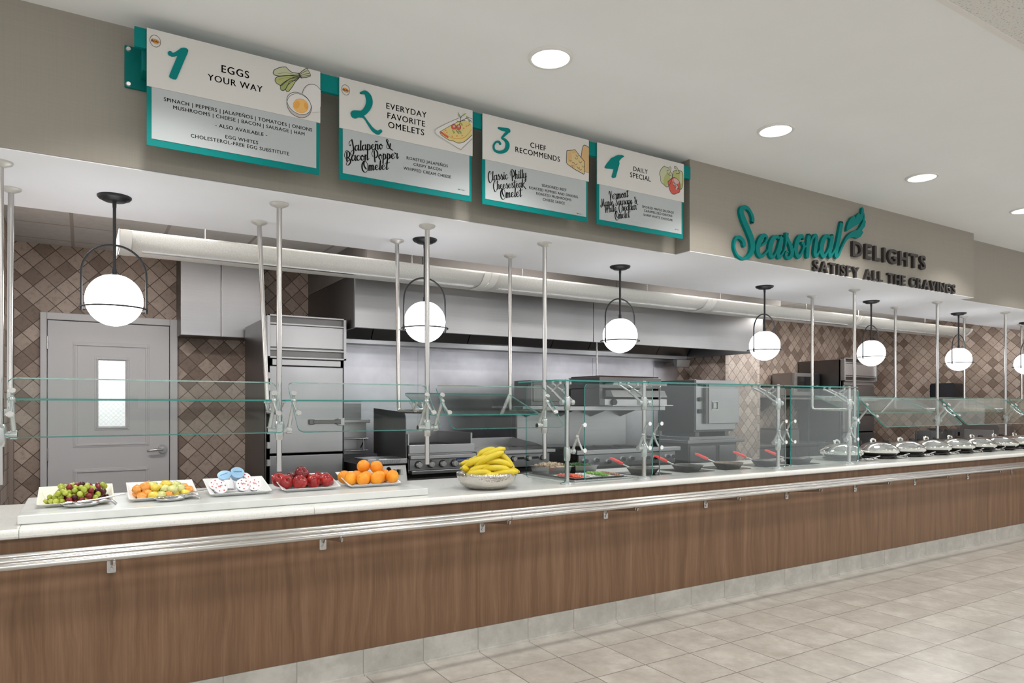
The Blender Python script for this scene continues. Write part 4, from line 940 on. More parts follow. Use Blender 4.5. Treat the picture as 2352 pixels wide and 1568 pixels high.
# yogurt cups
def cup(loc, tilt, rz, blue, label):
    t = thing('yogurt_cup', label, 'yogurt cup', (0, 0, 0), 'yogurt cups in the white tray')
    MB().lathe((0, 0, 0), [(.024, 0), (.027, .002), (.036, .048), (.0375, .052)], 24).build('cup', M['foil_blue'] if blue == 2 else M['cup'], t)
    MB().lathe((0, 0, .052), [(.0001, .0012), (.036, .0012), (.0395, .0005), (.0395, -.0008)], 24).build('foil_lid', M['foil_blue'] if blue else M['foil'], t)
    m = MB(); vs, fs = text_mesh('DANNON' if blue else 'light', .02, 0, 1); w = max(v[0] for v in vs); kx = (.046 if blue else .026) / w
    m.add([(v[0] * kx - w * kx / 2, v[1] * kx + .002, .0537) for v in vs], fs, 0)
    if not blue:
        for q in range(6): m.lathe((.027 * math.cos(q), .027 * math.sin(q), .0535), [(.0001, .0003), (.004, .0003), (.004, 0)], 8)
    m.build('lid_print', M['blue_print'] if blue else M['red_print'], t)
    m = MB()
    for q in range(3):
        a0 = q * 2.1; pts = [(a0 + .0, .012), (a0 + .75, .010), (a0 + .5, .042)]; cv = []
        for a, z in pts: r = .0272 + .0095 * z / .05; cv.append((r * math.cos(a), r * math.sin(a), z))
        m.add(cv, [(0, 1, 2)])
    m.build('cup_print', M['red_print'], t)
    t.location = loc; t.rotation_euler = (tilt[0], tilt[1], rz); t.scale = (.88,) * 3; return t
z3 = T3[4]
for loc, ti, rz, bl, lb in [((.575, 3.700, z3 + .012), (1.0, -.25, 0), .3, 0, 'yogurt cup tipped at the left front of the pile'), ((.565, 3.755, z3 + .016), (.8, -.5, 0), .5, 0, 'white lidded yogurt cup leaning at the left back of the pile'),
        ((.628, 3.718, z3 + .062), (2.9, .1, 0), .1, 0, 'upside down yogurt cup with red print at the front middle'), ((.690, 3.712, z3 + .018), (1.05, .15, 0), -.1, 0, 'yogurt cup lying lid forward right of the middle'),
        ((.752, 3.715, z3 + .016), (1.0, .4, 0), -.4, 0, 'yogurt cup at the right front end of the pile'), ((.715, 3.775, z3 + .040), (.9, .5, 0), -.6, 0, 'white lidded yogurt cup leaning at the right back'),
        ((.620, 3.785, z3 + .050), (.55, -.3, 0), .2, 1, 'blue lidded yogurt cup half hidden at the back'), ((.672, 3.775, z3 + .068), (.85, .05, 0), .05, 2, 'blue yogurt cup on top of the pile')]:
    cup((loc[0] + .015, loc[1] + .095, loc[2] - .002), ti, rz, bl, lb)
# apples
def apple_mesh(mat):
    pr = [(.0001, -.026), (.012, -.031), (.024, -.029), (.034, -.016), (.0385, .004), (.036, .020), (.027, .030), (.014, .031), (.006, .025), (.0001, .020)]
    m = MB().lathe((0, 0, 0), pr, 24); o = m.build('apple', mat); d = o.data; bpy.data.objects.remove(o); return d
am, am2 = apple_mesh(M['apple']), apple_mesh(M['apple_b'])
stm_o = MB().tube([(0, 0, .020), (.001, 0, .032), (.004, 0, .042)], [.0016, .0014, .002], 6).build('stem', M['stalk']); stm_d = stm_o.data; bpy.data.objects.remove(stm_o)
za = T4[4] + .036
AP = [(.905, 3.700, za, .9, -.2, 0, 'large red apple at the left front of the tray'), (.893, 3.765, za + .008, .4, -.5, 0, 'red apple behind the left front apple'), (.960, 3.775, za + .036, .3, .2, 1, 'dark red apple on top at the back'), (.965, 3.690, za - .004, .7, .3, 0, 'red apple low at the front between two others'),
        (.985, 3.722, za + .040, .75, .1, 1, 'dark red apple on top with its stem facing forward'), (1.045, 3.690, za, 1.6, .3, 0, 'red apple right of the middle at the front'), (1.065, 3.765, za + .012, .5, .4, 0, 'red apple at the back right of the tray'), (1.108, 3.705, za + .004, .4, .9, 0, 'shiny red apple at the right end'), (1.03, 3.76, za, .2, 0, 1, 'dark red apple half hidden in the middle at the back')]
ap = settle([(.884 + (a[0] - .866) * 1.055, a[1] + .10, a[2]) for a in AP], .0372, T4)
for (x, y, z), (_, _, _, rx, ry, d, lb) in zip(ap, AP):
    t = bpy.data.objects.new('apple', am2 if d else am); COL.objects.link(t); t.location = (x, y, z); t.rotation_euler = (rx, ry, R.uniform(0, 1)); tag(t, lb, 'apple', 'apples in the white tray')
    c = bpy.data.objects.new('stem', stm_d); COL.objects.link(c); c.parent = t
om_ = MB().ball((0, 0, 0), .0375, .0375, .0365, 24, 16).build('orange', M['orange']); om_d = om_.data; bpy.data.objects.remove(om_)
nv = MB().lathe((0, 0, .0358), [(.0001, .0010), (.002, .0008), (.003, -.001)], 8).build('navel', plain('navel_brown', (.22, .11, .03, 1), .7)); nv_d = nv.data; bpy.data.objects.remove(nv)
zo = T5[4] + .037
OR = [(1.252, 3.770, zo + .010, 'orange at the back left of the tray'), (1.262, 3.712, zo + .002, 'orange at the left, behind the front left one'), (1.288, 3.690, zo - .002, 'orange at the left front corner'), (1.305, 3.780, zo + .016, 'orange in the back row second from left'), (1.345, 3.735, zo + .018, 'orange in the middle with a dark navel'), (1.360, 3.785, zo + .066, 'orange on top of the pile'),
        (1.405, 3.755, zo + .036, 'orange high at right of the top one'), (1.378, 3.690, zo - .004, 'orange at the front middle'), (1.452, 3.770, zo + .010, 'orange at the back right'), (1.462, 3.700, zo, 'orange at the right front corner'), (1.42, 3.71, zo - .006, 'orange low between the two front right ones')]
orr = settle([(1.255 + (a[0] - 1.212) * .97, a[1] + .080, a[2]) for a in OR], .0374, T5)
for (x, y, z), (_, _, _, lb) in zip(orr, OR):
    t = bpy.data.objects.new('orange', om_d); COL.objects.link(t); t.location = (x, y, z); t.rotation_euler = (R.uniform(.3, 1.6), R.uniform(-.6, .6), R.uniform(0, 6)); tag(t, lb + ' of oranges' if lb.endswith('pile') else lb, 'orange', 'oranges in the white tray')
    c = bpy.data.objects.new('navel', nv_d); COL.objects.link(c); c.parent = t
# bowl of bananas
bx, by = 2.065, 3.625
mb = MB().lathe((bx, by, .8855), [(.0001, .0), (.095, .0), (.128, .008), (.155, .026), (.172, .052), (.180, .078), (.183, .096), (.180, .097), (.175, .078), (.167, .054), (.150, .030), (.12, .013), (.0001, .008)], 64)
solo(mb, 'fruit_bowl', M['hammered'], 'wide round hammered silver bowl heaped with bananas', 'bowl', (bx, by, .8855))
def banana(c, yaw, pitch, bend, L, label, roll=0):
    t = thing('banana', label, 'banana', (0, 0, 0), 'bananas heaped in the silver bowl')
    n = 16; rad = L / bend; pts = []; rr = []
    for i in range(n + 1):
        q = (i / n - .5) * bend; pts.append((rad * math.sin(q), 0, rad * (math.cos(q) - 1))); u = i / n
        rr.append(.0205 * min(1, (.42 + 3.0 * u)) * min(1, (.42 + 3.2 * (1 - u))) * (.92 + .08 * math.sin(PI * u)))
    MB().tube(pts, rr, 5 if False else 7).build('peel', M['banana'], t)
    sd = Vector(pts[0]) - Vector(pts[1]); sd.normalize(); e = Vector(pts[-1]) - Vector(pts[-2]); e.normalize()
    MB().tube([pts[0], Vector(pts[0]) + sd * .013], [.0084, .0058], 7).build('stalk', M['banana_stalk'], t)
    MB().tube([pts[-1], Vector(pts[-1]) + e * .004], [.0084, .005], 7).build('tip', M['stalk'], t)
    for ch in t.children:
        for p in ch.data.polygons: p.use_smooth = True
    t.location = c; t.rotation_euler = (roll, pitch, yaw); return t
vx = Vector((math.cos(-CAM_T), math.sin(-CAM_T), 0))      # across the bowl as seen by a guest at the counter end
vy = Vector((math.sin(CAM_T), math.cos(CAM_T), 0))
def bp(a, d, z): return tuple(Vector((bx, by, 0)) + vx * a + vy * d + Vector((0, 0, z)))
Y0 = -CAM_T
BN = [(-.128, -.050, .995, 1.30, .55, 1.2, .140, 'banana standing at the left rim of the bowl', .5), (-.098, .000, 1.030, .60, .35, 1.3, .150, 'curved banana leaning at the left above the rim', .5),
 (-.060, -.116, .988, .05, -.10, .75, .150, 'banana lying across the front left rim', .9), (.012, -.112, .972, .1, -.08, .9, .150, 'banana lowest at the front, sunk into the bowl', .4),
 (.106, -.090, .985, .05, -.16, .6, .165, 'banana along the front right rim', .8), (.140, -.02, .985, .8, -.1, .7, .150, 'banana tucked inside the right rim', -.2),
 (.062, -.080, 1.014, .05, .02, .75, .170, 'banana in the second row at right', .3), (.064, -.055, 1.050, -.05, .10, 1.0, .185, 'large banana in the third row at right', .2),
 (.122, .01, 1.050, .35, .85, .8, .175, 'banana drooping at the right side of the heap', .1), (-.040, -.070, 1.014, .25, -.25, .8, .150, 'greenish banana deep in the middle', .3),
 (-.072, -.060, 1.056, .15, -.32, .45, .155, 'banana slanting up at left of the middle', .4), (.020, -.065, 1.074, .1, -.42, .30, .180, 'straight banana slanting up at the front top', .3),
 (.034, -.025, 1.102, .1, -.36, .40, .165, 'banana slanting up behind the top front one', .2), (.000, .025, 1.108, .6, -.25, 1.0, .140, 'curved banana at the very top', .3),
 (-.070, .045, 1.060, .4, -.25, .8, .160, 'banana at the back left of the heap', .2), (.07, .06, 1.075, .2, .3, .9, .165, 'banana at the back right of the heap', .1), (-.02, .0, .985, .2, .1, .8, .170, 'banana hidden under the middle of the heap', 0), (.02, .03, 1.04, .2, .0, .7, .160, 'banana buried in the middle behind the slanting ones', 0)]
for a, d, z, yw, pt, bd, L, lb, ro in BN: banana(bp(a + (.014 if a < -.05 else 0), d, z), Y0 + yw, pt, bd, L, lb, ro)
# spoon rests on the marble board
def spoon_rest(x, y, z, sc, label, rz, group, spoon_label):
    t = thing('spoon_rest', label, 'spoon rest', (0, 0, 0), group)
    MB().lathe((0, 0, 0), [(.0001, 0), (.035, .0), (.048, .008), (.056, .017), (.0545, .017), (.046, .010), (.034, .003), (.0001, .003)], 32, sx=1.25, sy=.56).build('dish', M['pewter'], t)
    MB().tube([(.062, 0, .016), (.085, 0, .022), (.11, 0, .018), (.128, 0, .002)], [.007, .006, .006, .005], 8).build('handle', M['pewter'], t)
    t.location = (x, y, z); t.rotation_euler = (0, 0, rz); t.scale = (sc,) * 3
    s = thing('serving_spoon', spoon_label, 'spoon', (0, 0, 0), group.replace('rests', 'spoons'))
    MB().lathe((-.045, 0, .012), [(.0001, 0), (.012, .002), (.021, .008), (.023, .012), (.021, .011), (.0001, .003)], 20, sx=1.45, sy=.9).build('bowl', M['chrome'], s)
    MB().tube([(-.014, 0, .022), (.05, .003, .026), (.12, .006, .036), (.165, .008, .040)], [.004, .0035, .0045, .005], 8).build('handle', M['chrome'], s)
    s.location = (x, y, z); s.rotation_euler = (0, 0, rz); s.scale = (sc,) * 3
q = (onY(187, 1163, 3.672)[0], 3.672); spoon_rest(q[0], q[1], .9235, 1.08, 'oval steel spoon rest in front of the grapes', .10, 'spoon rests on the marble board', 'steel serving spoon lying in the rest by the grapes')
q = (onY(392, 1148, 3.672)[0], 3.672); spoon_rest(q[0], q[1], .9235, 1.0, 'oval steel spoon rest in front of the cut melon', .10, 'spoon rests on the marble board', 'steel serving spoon lying in the rest by the melon')

# ================================================================== OMELET STATION
well = thing('cold_well', 'stainless cold well of omelet fillings set into the worktop', 'cold well', (2.95, 3.9, .885))
m = MB().box(2.70, 3.20, 3.595, 3.62, .886, .896).box(2.70, 3.20, 4.19, 4.215, .886, .896).box(2.70, 2.72, 3.62, 4.19, .886, .896).box(3.18, 3.20, 3.62, 4.19, .886, .896)
m.build('rim', M['steel'], well, .003); MB().box(2.72, 3.18, 3.62, 4.19, .8855, .888).build('floor_plate', M['steel_dark_shaded'], well)
def hotel_pan(x0, x1, y0, y1, z0, z1, label, food, flab, n, bump_=.012):
    t = thing('steel_pan', label, 'pan', ((x0 + x1) / 2, (y0 + y1) / 2, z0), 'steel filling pans in the cold well')
    i = .012; o = [(x0, y0, z1), (x1, y0, z1), (x1, y1, z1), (x0, y1, z1)]; l2 = [(x0 + i, y0 + i, z1 - .001), (x1 - i, y0 + i, z1 - .001), (x1 - i, y1 - i, z1 - .001), (x0 + i, y1 - i, z1 - .001)]
    bt = [(x0 + 2 * i, y0 + 2 * i, z0), (x1 - 2 * i, y0 + 2 * i, z0), (x1 - 2 * i, y1 - 2 * i, z0), (x0 + 2 * i, y1 - 2 * i, z0)]
    v = o + l2 + bt; f = [(8, 11, 10, 9)]
    for a in range(4): b2 = (a + 1) % 4; f += [(a, b2, 4 + b2, 4 + a), (4 + a, 4 + b2, 8 + b2, 8 + a)]
    ob = MB().add(v, f).build('pan_body', M['steel'], t); sd = ob.modifiers.new('t', 'SOLIDIFY'); sd.thickness = .0015
    # food: loose pieces nobody could count
    mb = MB(); rr = random.Random(n)
    nx, ny = 14, 14; vs = []; fs = []
    for a in range(nx + 1):
        for b2 in range(ny + 1):
            u, w = a / nx, b2 / ny; e = min(1, 5 * min(u, 1 - u)) * min(1, 5 * min(w, 1 - w))
            vs.append((x0 + .02 + (x1 - x0 - .04) * u, y0 + .02 + (y1 - y0 - .04) * w, z1 - .012 + e * bump_))
    fs = [(a * (ny + 1) + b2, (a + 1) * (ny + 1) + b2, (a + 1) * (ny + 1) + b2 + 1, a * (ny + 1) + b2 + 1) for a in range(nx) for b2 in range(ny)]
    mb.add(vs, fs)
    for _ in range(n):
        u, w = rr.uniform(.08, .92), rr.uniform(.08, .92); s = rr.uniform(.7, 1.2) * (.011 if food == 'mushroom' else .006)
        c = Vector((x0 + .02 + (x1 - x0 - .04) * u, y0 + .02 + (y1 - y0 - .04) * w, z1 - .008 + bump_ * min(1, 5 * min(u, 1 - u, w, 1 - w)) + s * .2)); rot = Matrix.Rotation(rr.uniform(0, 6), 3, Vector((rr.uniform(-1, 1), rr.uniform(-1, 1), 1)))
        cs = [c + rot @ Vector((sx * s, sy * s * rr.uniform(.5, 1.1), sz * s * .6)) for sx, sy, sz in ((-1, -1, -1), (1, -1, -1), (1, 1, -1), (-1, 1, -1), (-1, -1, 1), (1, -1, 1), (1, 1, 1), (-1, 1, 1))]
        mb.add(cs, [(0, 3, 2, 1), (4, 5, 6, 7), (0, 1, 5, 4), (1, 2, 6, 5), (2, 3, 7, 6), (3, 0, 4, 7)])
    fo = mb.build(food + '_filling' if food not in ('mushroom',) else 'chopped_mushrooms', M[food]); fo['kind'] = 'stuff'; tag(fo, flab, 'food')
hotel_pan(2.725, 2.945, 3.93, 4.18, .888, .952, 'deep steel pan of mushrooms standing up at the back left', 'mushroom', 'chopped mushrooms heaped in the back left steel pan', 60, .02)
hotel_pan(2.955, 3.175, 3.93, 4.18, .888, .952, 'deep steel pan of dark greens standing beside the mushrooms', 'greens', 'dark chopped greens in the back steel pan', 160, .01)
hotel_pan(2.725, 2.865, 3.635, 3.915, .888, .906, 'shallow steel pan of diced tomato at the front left', 'tomato', 'diced red tomato in the front left pan', 220, .014)
hotel_pan(2.870, 2.960, 3.635, 3.915, .888, .906, 'narrow shallow steel pan of diced onion beside the tomato', 'onion', 'diced white onion in the narrow front pan', 160, .010)
hotel_pan(2.965, 3.085, 3.635, 3.915, .888, .906, 'shallow steel pan of diced green pepper at the front', 'pepper', 'diced green pepper in the front pan', 220, .016)
hotel_pan(3.09, 3.175, 3.635, 3.915, .888, .906, 'narrow shallow steel pan of chopped bacon at the front right', 'bacon', 'chopped bacon in the front right pan', 140, .010)
BXS = [3.335, 3.780, 4.190, 4.655, 5.065]
HL = ['black induction hob nearest the cold well', 'black induction hob second from the cold well', 'middle black induction hob of five', 'black induction hob behind the third guard post', 'black induction hob nearest the chafing dishes']
PLb = ['black frying pan with red handle on the hob by the cold well', 'dark frying pan with red handle on the second hob', 'brown bottomed frying pan with red handle on the middle hob', 'grey frying pan with red handle behind the third post', 'grey frying pan with red handle nearest the chafing dishes']
for i, x in enumerate(BXS):
    t = thing('induction_hob', HL[i], 'hob', (x + .15, 3.81, .8855), 'induction hobs in a row')
    MB().prism(rrect(x, x + .295, 3.662, 3.955, .006), lambda p, q, h: (p, q, h), .8855, .8895).build('glass_top', M['induction'], t)
    MB().tube([(x + .1475 + .09 * math.cos(q), 3.8085 + .09 * math.sin(q), .8896) for q in [2 * PI * k2 / 32 for k2 in range(32)]], .0006, 4, closed=True).build('cooking_ring', plain('hob_mark', (.12, .12, .12, 1), .4), t)
    cx, cy = x + (.105, .107, .145, .135, .135)[i], 3.765
    t = thing('frying_pan', PLb[i], 'frying pan', (cx, cy, .890), 'frying pans on the induction hobs')
    MB().lathe((cx, cy, .890), [(.0001, 0), (.082, 0), (.090, .004), (.116, .040), (.121, .043), (.120, .0445), (.113, .041), (.088, .008), (.0001, .005)], 40).build('pan_body', M['pan_brown'] if i == 2 else M['pan'], t)
    hd = Vector((-.28, .96, 0)); b0 = Vector((cx, cy, .930))
    hp_ = [b0 + hd * .112, b0 + hd * .14 + Vector((0, 0, .008)), b0 + hd * .17 + Vector((0, 0, .020)), b0 + hd * .195 + Vector((0, 0, .030))]
    MB().tube(hp_, [.007, .006, .006, .006], 8).build('handle', M['pewter'], t)
    MB().tube([hp_[2], b0 + hd * .21 + Vector((0, 0, .035)), b0 + hd * .255 + Vector((0, 0, .052)), b0 + hd * .282 + Vector((0, 0, .059))], [.011, .0125, .0105, .008], 10).build('handle_sleeve', M['red_grip'], t)

# ================================================================== CHAFING DISHES
def chafer(x, y):
    t = thing('chafing_dish', '', 'chafing dish', (x, y, .886), 'round chafing dishes in a row')
    MB().lathe((x, y, .886), [(.0001, .020), (.105, .020), (.150, .034), (.174, .052), (.183, .056), (.184, .074), (.188, .076), (.186, .078), (.0001, .078)], 48).build('water_pan', M['chrome'], t)
    m = MB()
    for q in (.6, 2.4, 3.9, 5.5): m.cyl((x + .13 * math.cos(q), y + .13 * math.sin(q), .886), (x + .13 * math.cos(q), y + .13 * math.sin(q), .902), .014, n=12)
    m.lathe((x, y, .886), [(.100, .010), (.165, .012), (.160, .022), (.110, .024)], 32)
    m.build('foot', M['black_soft'], t)
    MB().lathe((x, y, .964), [(.186, .0005), (.189, .003), (.187, .006), (.176, .016), (.146, .041), (.103, .061), (.05, .072), (.0001, .075)], 48).build('lid', M['chrome'], t)
    hx, hy = x + .02, y + .06
    MB().tube([(hx - .035, hy, 1.024), (hx - .034, hy + .004, 1.054), (hx, hy + .006, 1.060), (hx + .034, hy + .004, 1.054), (hx + .035, hy, 1.024)], .0105, 10).build('lid_handle', M['chrome'], t)
    m = MB().box(x - .045, x + .045, y + .155, y + .205, .955, .99); m.tube([(x - .04, y + .19, .985), (x - .03, y + .195, 1.035), (x + .03, y + .195, 1.035), (x + .04, y + .19, .985)], .010, 8).box(x - .035, x + .035, y + .18, y + .21, 1.0, 1.035)
    m.build('hinge', M['black_soft'], t, .006)
    for s in (-1, 1): MB().tube([(x + s * .18, y - .04, .950), (x + s * .205, y - .03, .948), (x + s * .208, y + .03, .948), (x + s * .18, y + .04, .950)], .006, 8).build('side_handle', M['chrome'], t)
    return t
CH = [5.93, 6.46, 6.93, 7.41, 7.885, 8.36, 8.86, 9.36, 9.86]
CL = ['round chafing dish behind the standing glass guard, nearest the pans', 'round chafing dish just right of the standing guard', 'round chafing dish second after the standing guard', 'round chafing dish third after the standing guard', 'round chafing dish fourth after the standing guard', 'round chafing dish fifth after the standing guard', 'round chafing dish sixth after the standing guard', 'round chafing dish at the right picture edge', 'round chafing dish last of the row, beyond the picture edge']
c0 = chafer(CH[0], 3.83); c0['label'] = CL[0]
for x, lb in list(zip(CH, CL))[1:8]: dup(c0, (x - CH[0], -.03, 0), lb)
for i, (u, v) in enumerate(((1998, 1057), (2068, 1051), (2129, 1046.5), (2188, 1042), (2243, 1038), (2294, 1034), (2348, 1029))):
    q = onZ(u, v, .89); od = ['first', 'second', 'third', 'fourth', 'fifth', 'sixth', 'seventh'][i]
    spoon_rest(q[0], q[1], .8855, .95, 'small steel spoon rest %s after the standing guard' % od, -.05, 'spoon rests before the chafing dishes', 'small serving spoon in the %s rest after the standing guard' % od)

# ================================================================== KITCHEN
lum = thing('linear_light', 'long white perforated trough light hung above the kitchen line', 'light fixture', (5, 4.75, 2.39))
xs = [.183, 2.637, 5.03, 7.42, 9.90]
prof = [(4.55, 2.388), (4.551, 2.374), (4.565, 2.352), (4.59, 2.325), (4.615, 2.308), (4.65, 2.296), (4.70, 2.291), (4.80, 2.291), (4.85, 2.296), (4.885, 2.308), (4.91, 2.325), (4.935, 2.352), (4.949, 2.374), (4.95, 2.388)]
for a, c in zip(xs, xs[1:]):
    vs = [(a + .003, y, z) for y, z in prof] + [(c - .003, y, z) for y, z in prof]; n = len(prof)
    o = MB().add(vs, [(i, i + 1, n + i + 1, n + i) for i in range(n - 1)], 0, True).build('trough', M['perf'], lum); s = o.modifiers.new('t', 'SOLIDIFY'); s.thickness = .002
    for q in (a + .003, c - .063):
        m = MB(); vs = [(q, y + (y - 4.75) * .01, z - .002) for y, z in prof] + [(q + .06, y + (y - 4.75) * .01, z - .002) for y, z in prof]; m.add(vs, [(i, i + 1, n + i + 1, n + i) for i in range(n - 1)], 0, True)
        m.build('end_band', M['trimwhite'], lum)
    m = MB().box(a + .12, c - .10, 4.655, 4.69, 2.288, 2.298)
    for q in range(14): m.box(a + .15 + q * .155, a + .25 + q * .155, 4.65, 4.657, 2.290, 2.297)
    m.build('slot_strip', M['knob'], lum)
    for q in (a + .5, c - .5): MB().cyl((q, 4.9, 2.38), (q, 4.9, KC_Z), .0022, n=8).build('hanger', M['pewter'], lum)
MB().box(.178, .184, 4.55, 4.95, 2.29, 2.39).build('end_plate', M['trimwhite'], lum)
# wall cabinet
cab = thing('wall_cabinet', 'stainless two door wall cabinet above and right of the kitchen door', 'cabinet', (.99, 6.35, 1.957))
MB().box(.68, 1.31, 6.215, 6.499, 1.957, 2.63).build('body', M['steel_dark_shaded'], cab)
for a, c in ((.681, .984), (.988, 1.309)): MB().box(a, c, 6.195, 6.214, 1.955, 2.62).build('door', M['steel_z'], cab, .003)
# refrigerators
def fridge(x0, w, y0, d, label, zt=2.06):
    t = thing('refrigerator', label, 'refrigerator', (x0 + w / 2, y0 + d / 2, 0), 'stainless upright refrigerators'); x1 = x0 + w
    MB().box(x0, x1, y0 + .03, y0 + d, .15, zt - .02).build('body', M['steel_dark_shaded'], t, .003)
    MB().box(x0, x1, y0 + .03, y0 + .06, .15, zt).build('front_frame', M['steel'], t, .002)
    gz0, gz1 = zt - .325, zt
    m = MB().box(x0, x0 + .022, y0 - .03, y0 + .03, gz0, gz1).box(x1 - .022, x1, y0 - .03, y0 + .03, gz0, gz1).box(x0, x1, y0 - .03, y0 + .03, gz1 - .012, gz1).box(x0, x1, y0 - .03, y0 + .03, gz0, gz0 + .014)
    m.build('grille_frame', M['steel_bright'], t, .002)
    m = MB().box(x0 + .022, x1 - .022, y0 - .012, y0 + .02, gz0 + .085, gz1 - .075).box(x0 + .022, x1 - .022, y0 - .028, y0 + .02, gz1 - .073, gz1 - .060).box(x0 + .022, x1 - .022, y0 - .028, y0 + .02, gz0 + .060, gz0 + .074)
    m.build('grille_panel', M['steel_bright'], t, .002)
    MB().box(x0 + .022, x1 - .022, y0 + .005, y0 + .03, gz0 + .014, gz1 - .012).build('grille_recess', M['steel_dark_shaded'], t)
    MB().box(x0 + .045, x1 - .035, y0 + .006, y0 + .035, gz0 - .05, gz0 - .004).build('header', M['steel_bright'], t, .002)
    d1 = MB().box(x0 + .025, x1 - .018, y0, y0 + .035, 1.02, gz0 - .055).build('door', M['steel_z'], t, .006)
    d2 = MB().box(x0 + .025, x1 - .018, y0, y0 + .035, .16, 1.005).build('door', M['steel_z'], t, .006)
    xa, xb = x0 + w * .52, x0 + w * .93
    m = MB().box(xa, xa + .04, y0 - .028, y0 + .002, 1.235, 1.275).box(xb - .04, xb, y0 - .028, y0 + .002, 1.235, 1.275).box(xa + .03, xb - .03, y0 - .034, y0 - .020, 1.243, 1.268); m.build('handle', M['steel_dark_shaded'], d1, .004)
    MB().box(xb - .02, xb + .03, y0 - .02, y0 + .002, 1.225, 1.285).build('latch', M['steel_bright'], d1, .003)
    for z in (1.58, 1.49, 1.06): MB().box(x0 + .004, x0 + .03, y0 - .012, y0 + .02, z, z + .05).build('hinge', M['steel_bright'], d1, .003)
    for z in (.93, .25): MB().box(x0 + .004, x0 + .03, y0 - .012, y0 + .02, z, z + .05).build('hinge', M['steel_bright'], d2, .003)
    for sx in (x0 + .05, x1 - .05):
        for sy in (y0 + .08, y0 + d - .06): MB().cyl((sx, sy, 0), (sx, sy, .15), .02, n=12).build('leg', M['steel_dark_shaded'], t)
fridge(1.165, .60, 5.35, .80, 'tall narrow stainless refrigerator left of the cooking line')
fridge(8.97, .78, 5.78, .70, 'tall stainless refrigerator in the far corner beyond the microwave', 2.05)
# extraction hood
HX0, HX1, HY = 1.79, 6.56, 5.20
hood = thing('extraction_hood', 'long stainless extraction hood above the cooking line', 'hood', (4.2, 5.85, 1.98))
sp = HX0 + (onY(1363, 740, HY)[0] - HX0)
for a, c in ((HX0, sp - .003), (sp + .003, HX1)): MB().box(a, c, HY, HY + .025, 1.985, 2.40).build('front_panel', M['steel'], hood, .003)
MB().box(HX0, HX0 + .02, HY + .025, WB - .002, 1.985, 2.40).build('side_panel', M['steel_dark_shaded'], hood); MB().box(HX1 - .02, HX1, HY + .025, WB - .002, 1.985, 2.40).build('side_panel', M['steel_dark_shaded'], hood)
MB().box(HX0 + .02, HX1 - .02, HY + .025, WB - .002, 2.38, 2.40).build('top_panel', M['steel'], hood)
m = MB().add([(HX0 + .02, HY + .03, 2.02), (HX1 - .02, HY + .03, 2.02), (HX1 - .02, HY + .16, 1.99), (HX0 + .02, HY + .16, 1.99)], [(0, 1, 2, 3)])
MB().box(HX0 + .02, HX1 - .02, WB - .16, WB - .004, 1.965, 2.02).build('grease_trough', M['steel'], hood, .004)
nf = 9
for i in range(nf):
    a = HX0 + .03 + (HX1 - HX0 - .06) * i / nf; c = HX0 + .03 + (HX1 - HX0 - .06) * (i + 1) / nf - .01
    m = MB().add([(a, WB - .15, 2.02), (c, WB - .15, 2.02), (c, WB - .40, 2.37), (a, WB - .40, 2.37)], [(0, 1, 2, 3)]); o = m.build('filter', M['steel_dark_shaded'], hood); s = o.modifiers.new('t', 'SOLIDIFY'); s.thickness = .02
cs_ = [HX0, onY(970, 600, 4.93)[0], onY(1416, 650, 4.93)[0], 6.52]
b = MB(); [b.box(a + .0025, c - .0025, 4.93, 4.96, 2.405, KC_Z) for a, c in zip(cs_, cs_[1:])]
struct(b.box(HX0, HX0 + .03, 4.96, WB - .002, 2.405, KC_Z).box(6.49, 6.52, 4.96, WB - .002, 2.405, KC_Z), 'trim_5', plain('closure_panel', (.155, .14, .13, 1), .55, 0, noise=.08, nscale=2))
b = MB(); cl = [1.78] + [onY(u, 850, WB)[0] for u in (960, 1174, 1361, 1500)] + [onY(1555, 850, WB)[0]]
for a, c in zip(cl, cl[1:]): b.box(a + .002, c - .002, WB - .012, WB, .1, 1.97)
struct(b, 'wall_cladding', M['steel_wall'])
b = MB(); [b.box(q - .006, q + .006, WB - .016, WB - .011, .1, 1.965) for q in cl[1:-1]]; b.box(1.78, cl[-1], WB - .02, WB - .012, 1.945, 1.97)
struct(b, 'trim_6', M['steel_wall'])
# fryer
fr = thing('deep_fryer', 'stainless deep fryer with tall splash guards beside the refrigerator', 'fryer', (2.0, 5.4, 0))
MB().box(1.80, 2.185, 5.13, 5.85, .12, .93).build('body', M['black_soft'], fr)
MB().box(1.853, 2.182, 5.09, 5.14, .925, .968).box(1.853, 2.182, 5.095, 5.40, .955, .968).build('front_lip', M['steel_bright'], fr, .008)
cp = MB().add([(1.86, 5.115, .915), (2.178, 5.115, .915), (2.176, 5.075, .785), (1.86, 5.075, .785), (1.86, 5.16, .915), (2.178, 5.16, .915), (2.176, 5.16, .785), (1.86, 5.16, .785)], [(0, 3, 2, 1), (4, 5, 6, 7), (0, 1, 5, 4), (3, 7, 6, 2), (0, 4, 7, 3), (1, 2, 6, 5)]).build('control_panel', M['steel_bright'], fr, .003)
yq = lambda z: 5.075 + .04 * (z - .785) / .13
MB().cyl((2.03, yq(.89), .885), (2.03, yq(.89) - .016, .882), .019, .016, 16).build('knob', M['black'], cp)
for q in (2.072, 2.105, 2.132): MB().box(q - .009, q + .009, yq(.85) - .008, yq(.85) + .02, .838, .882).build('switch', M['black'] if q < 2.12 else M['board_white'], cp, .002)
mb = MB(); put_text(mb, 'Frymaster', (1.92, 0, .936), (2.125, 0, .936), 5.089, .01, .002, 1.05, None, 0, .15); mb.build('embossed_lettering', M['steel'], fr)
MB().box(1.80, 2.10, 5.80, 5.83, .96, 1.26).box(1.80, 2.10, 5.70, 5.84, 1.235, 1.262).build('back_splash', M['steel'], fr, .004)
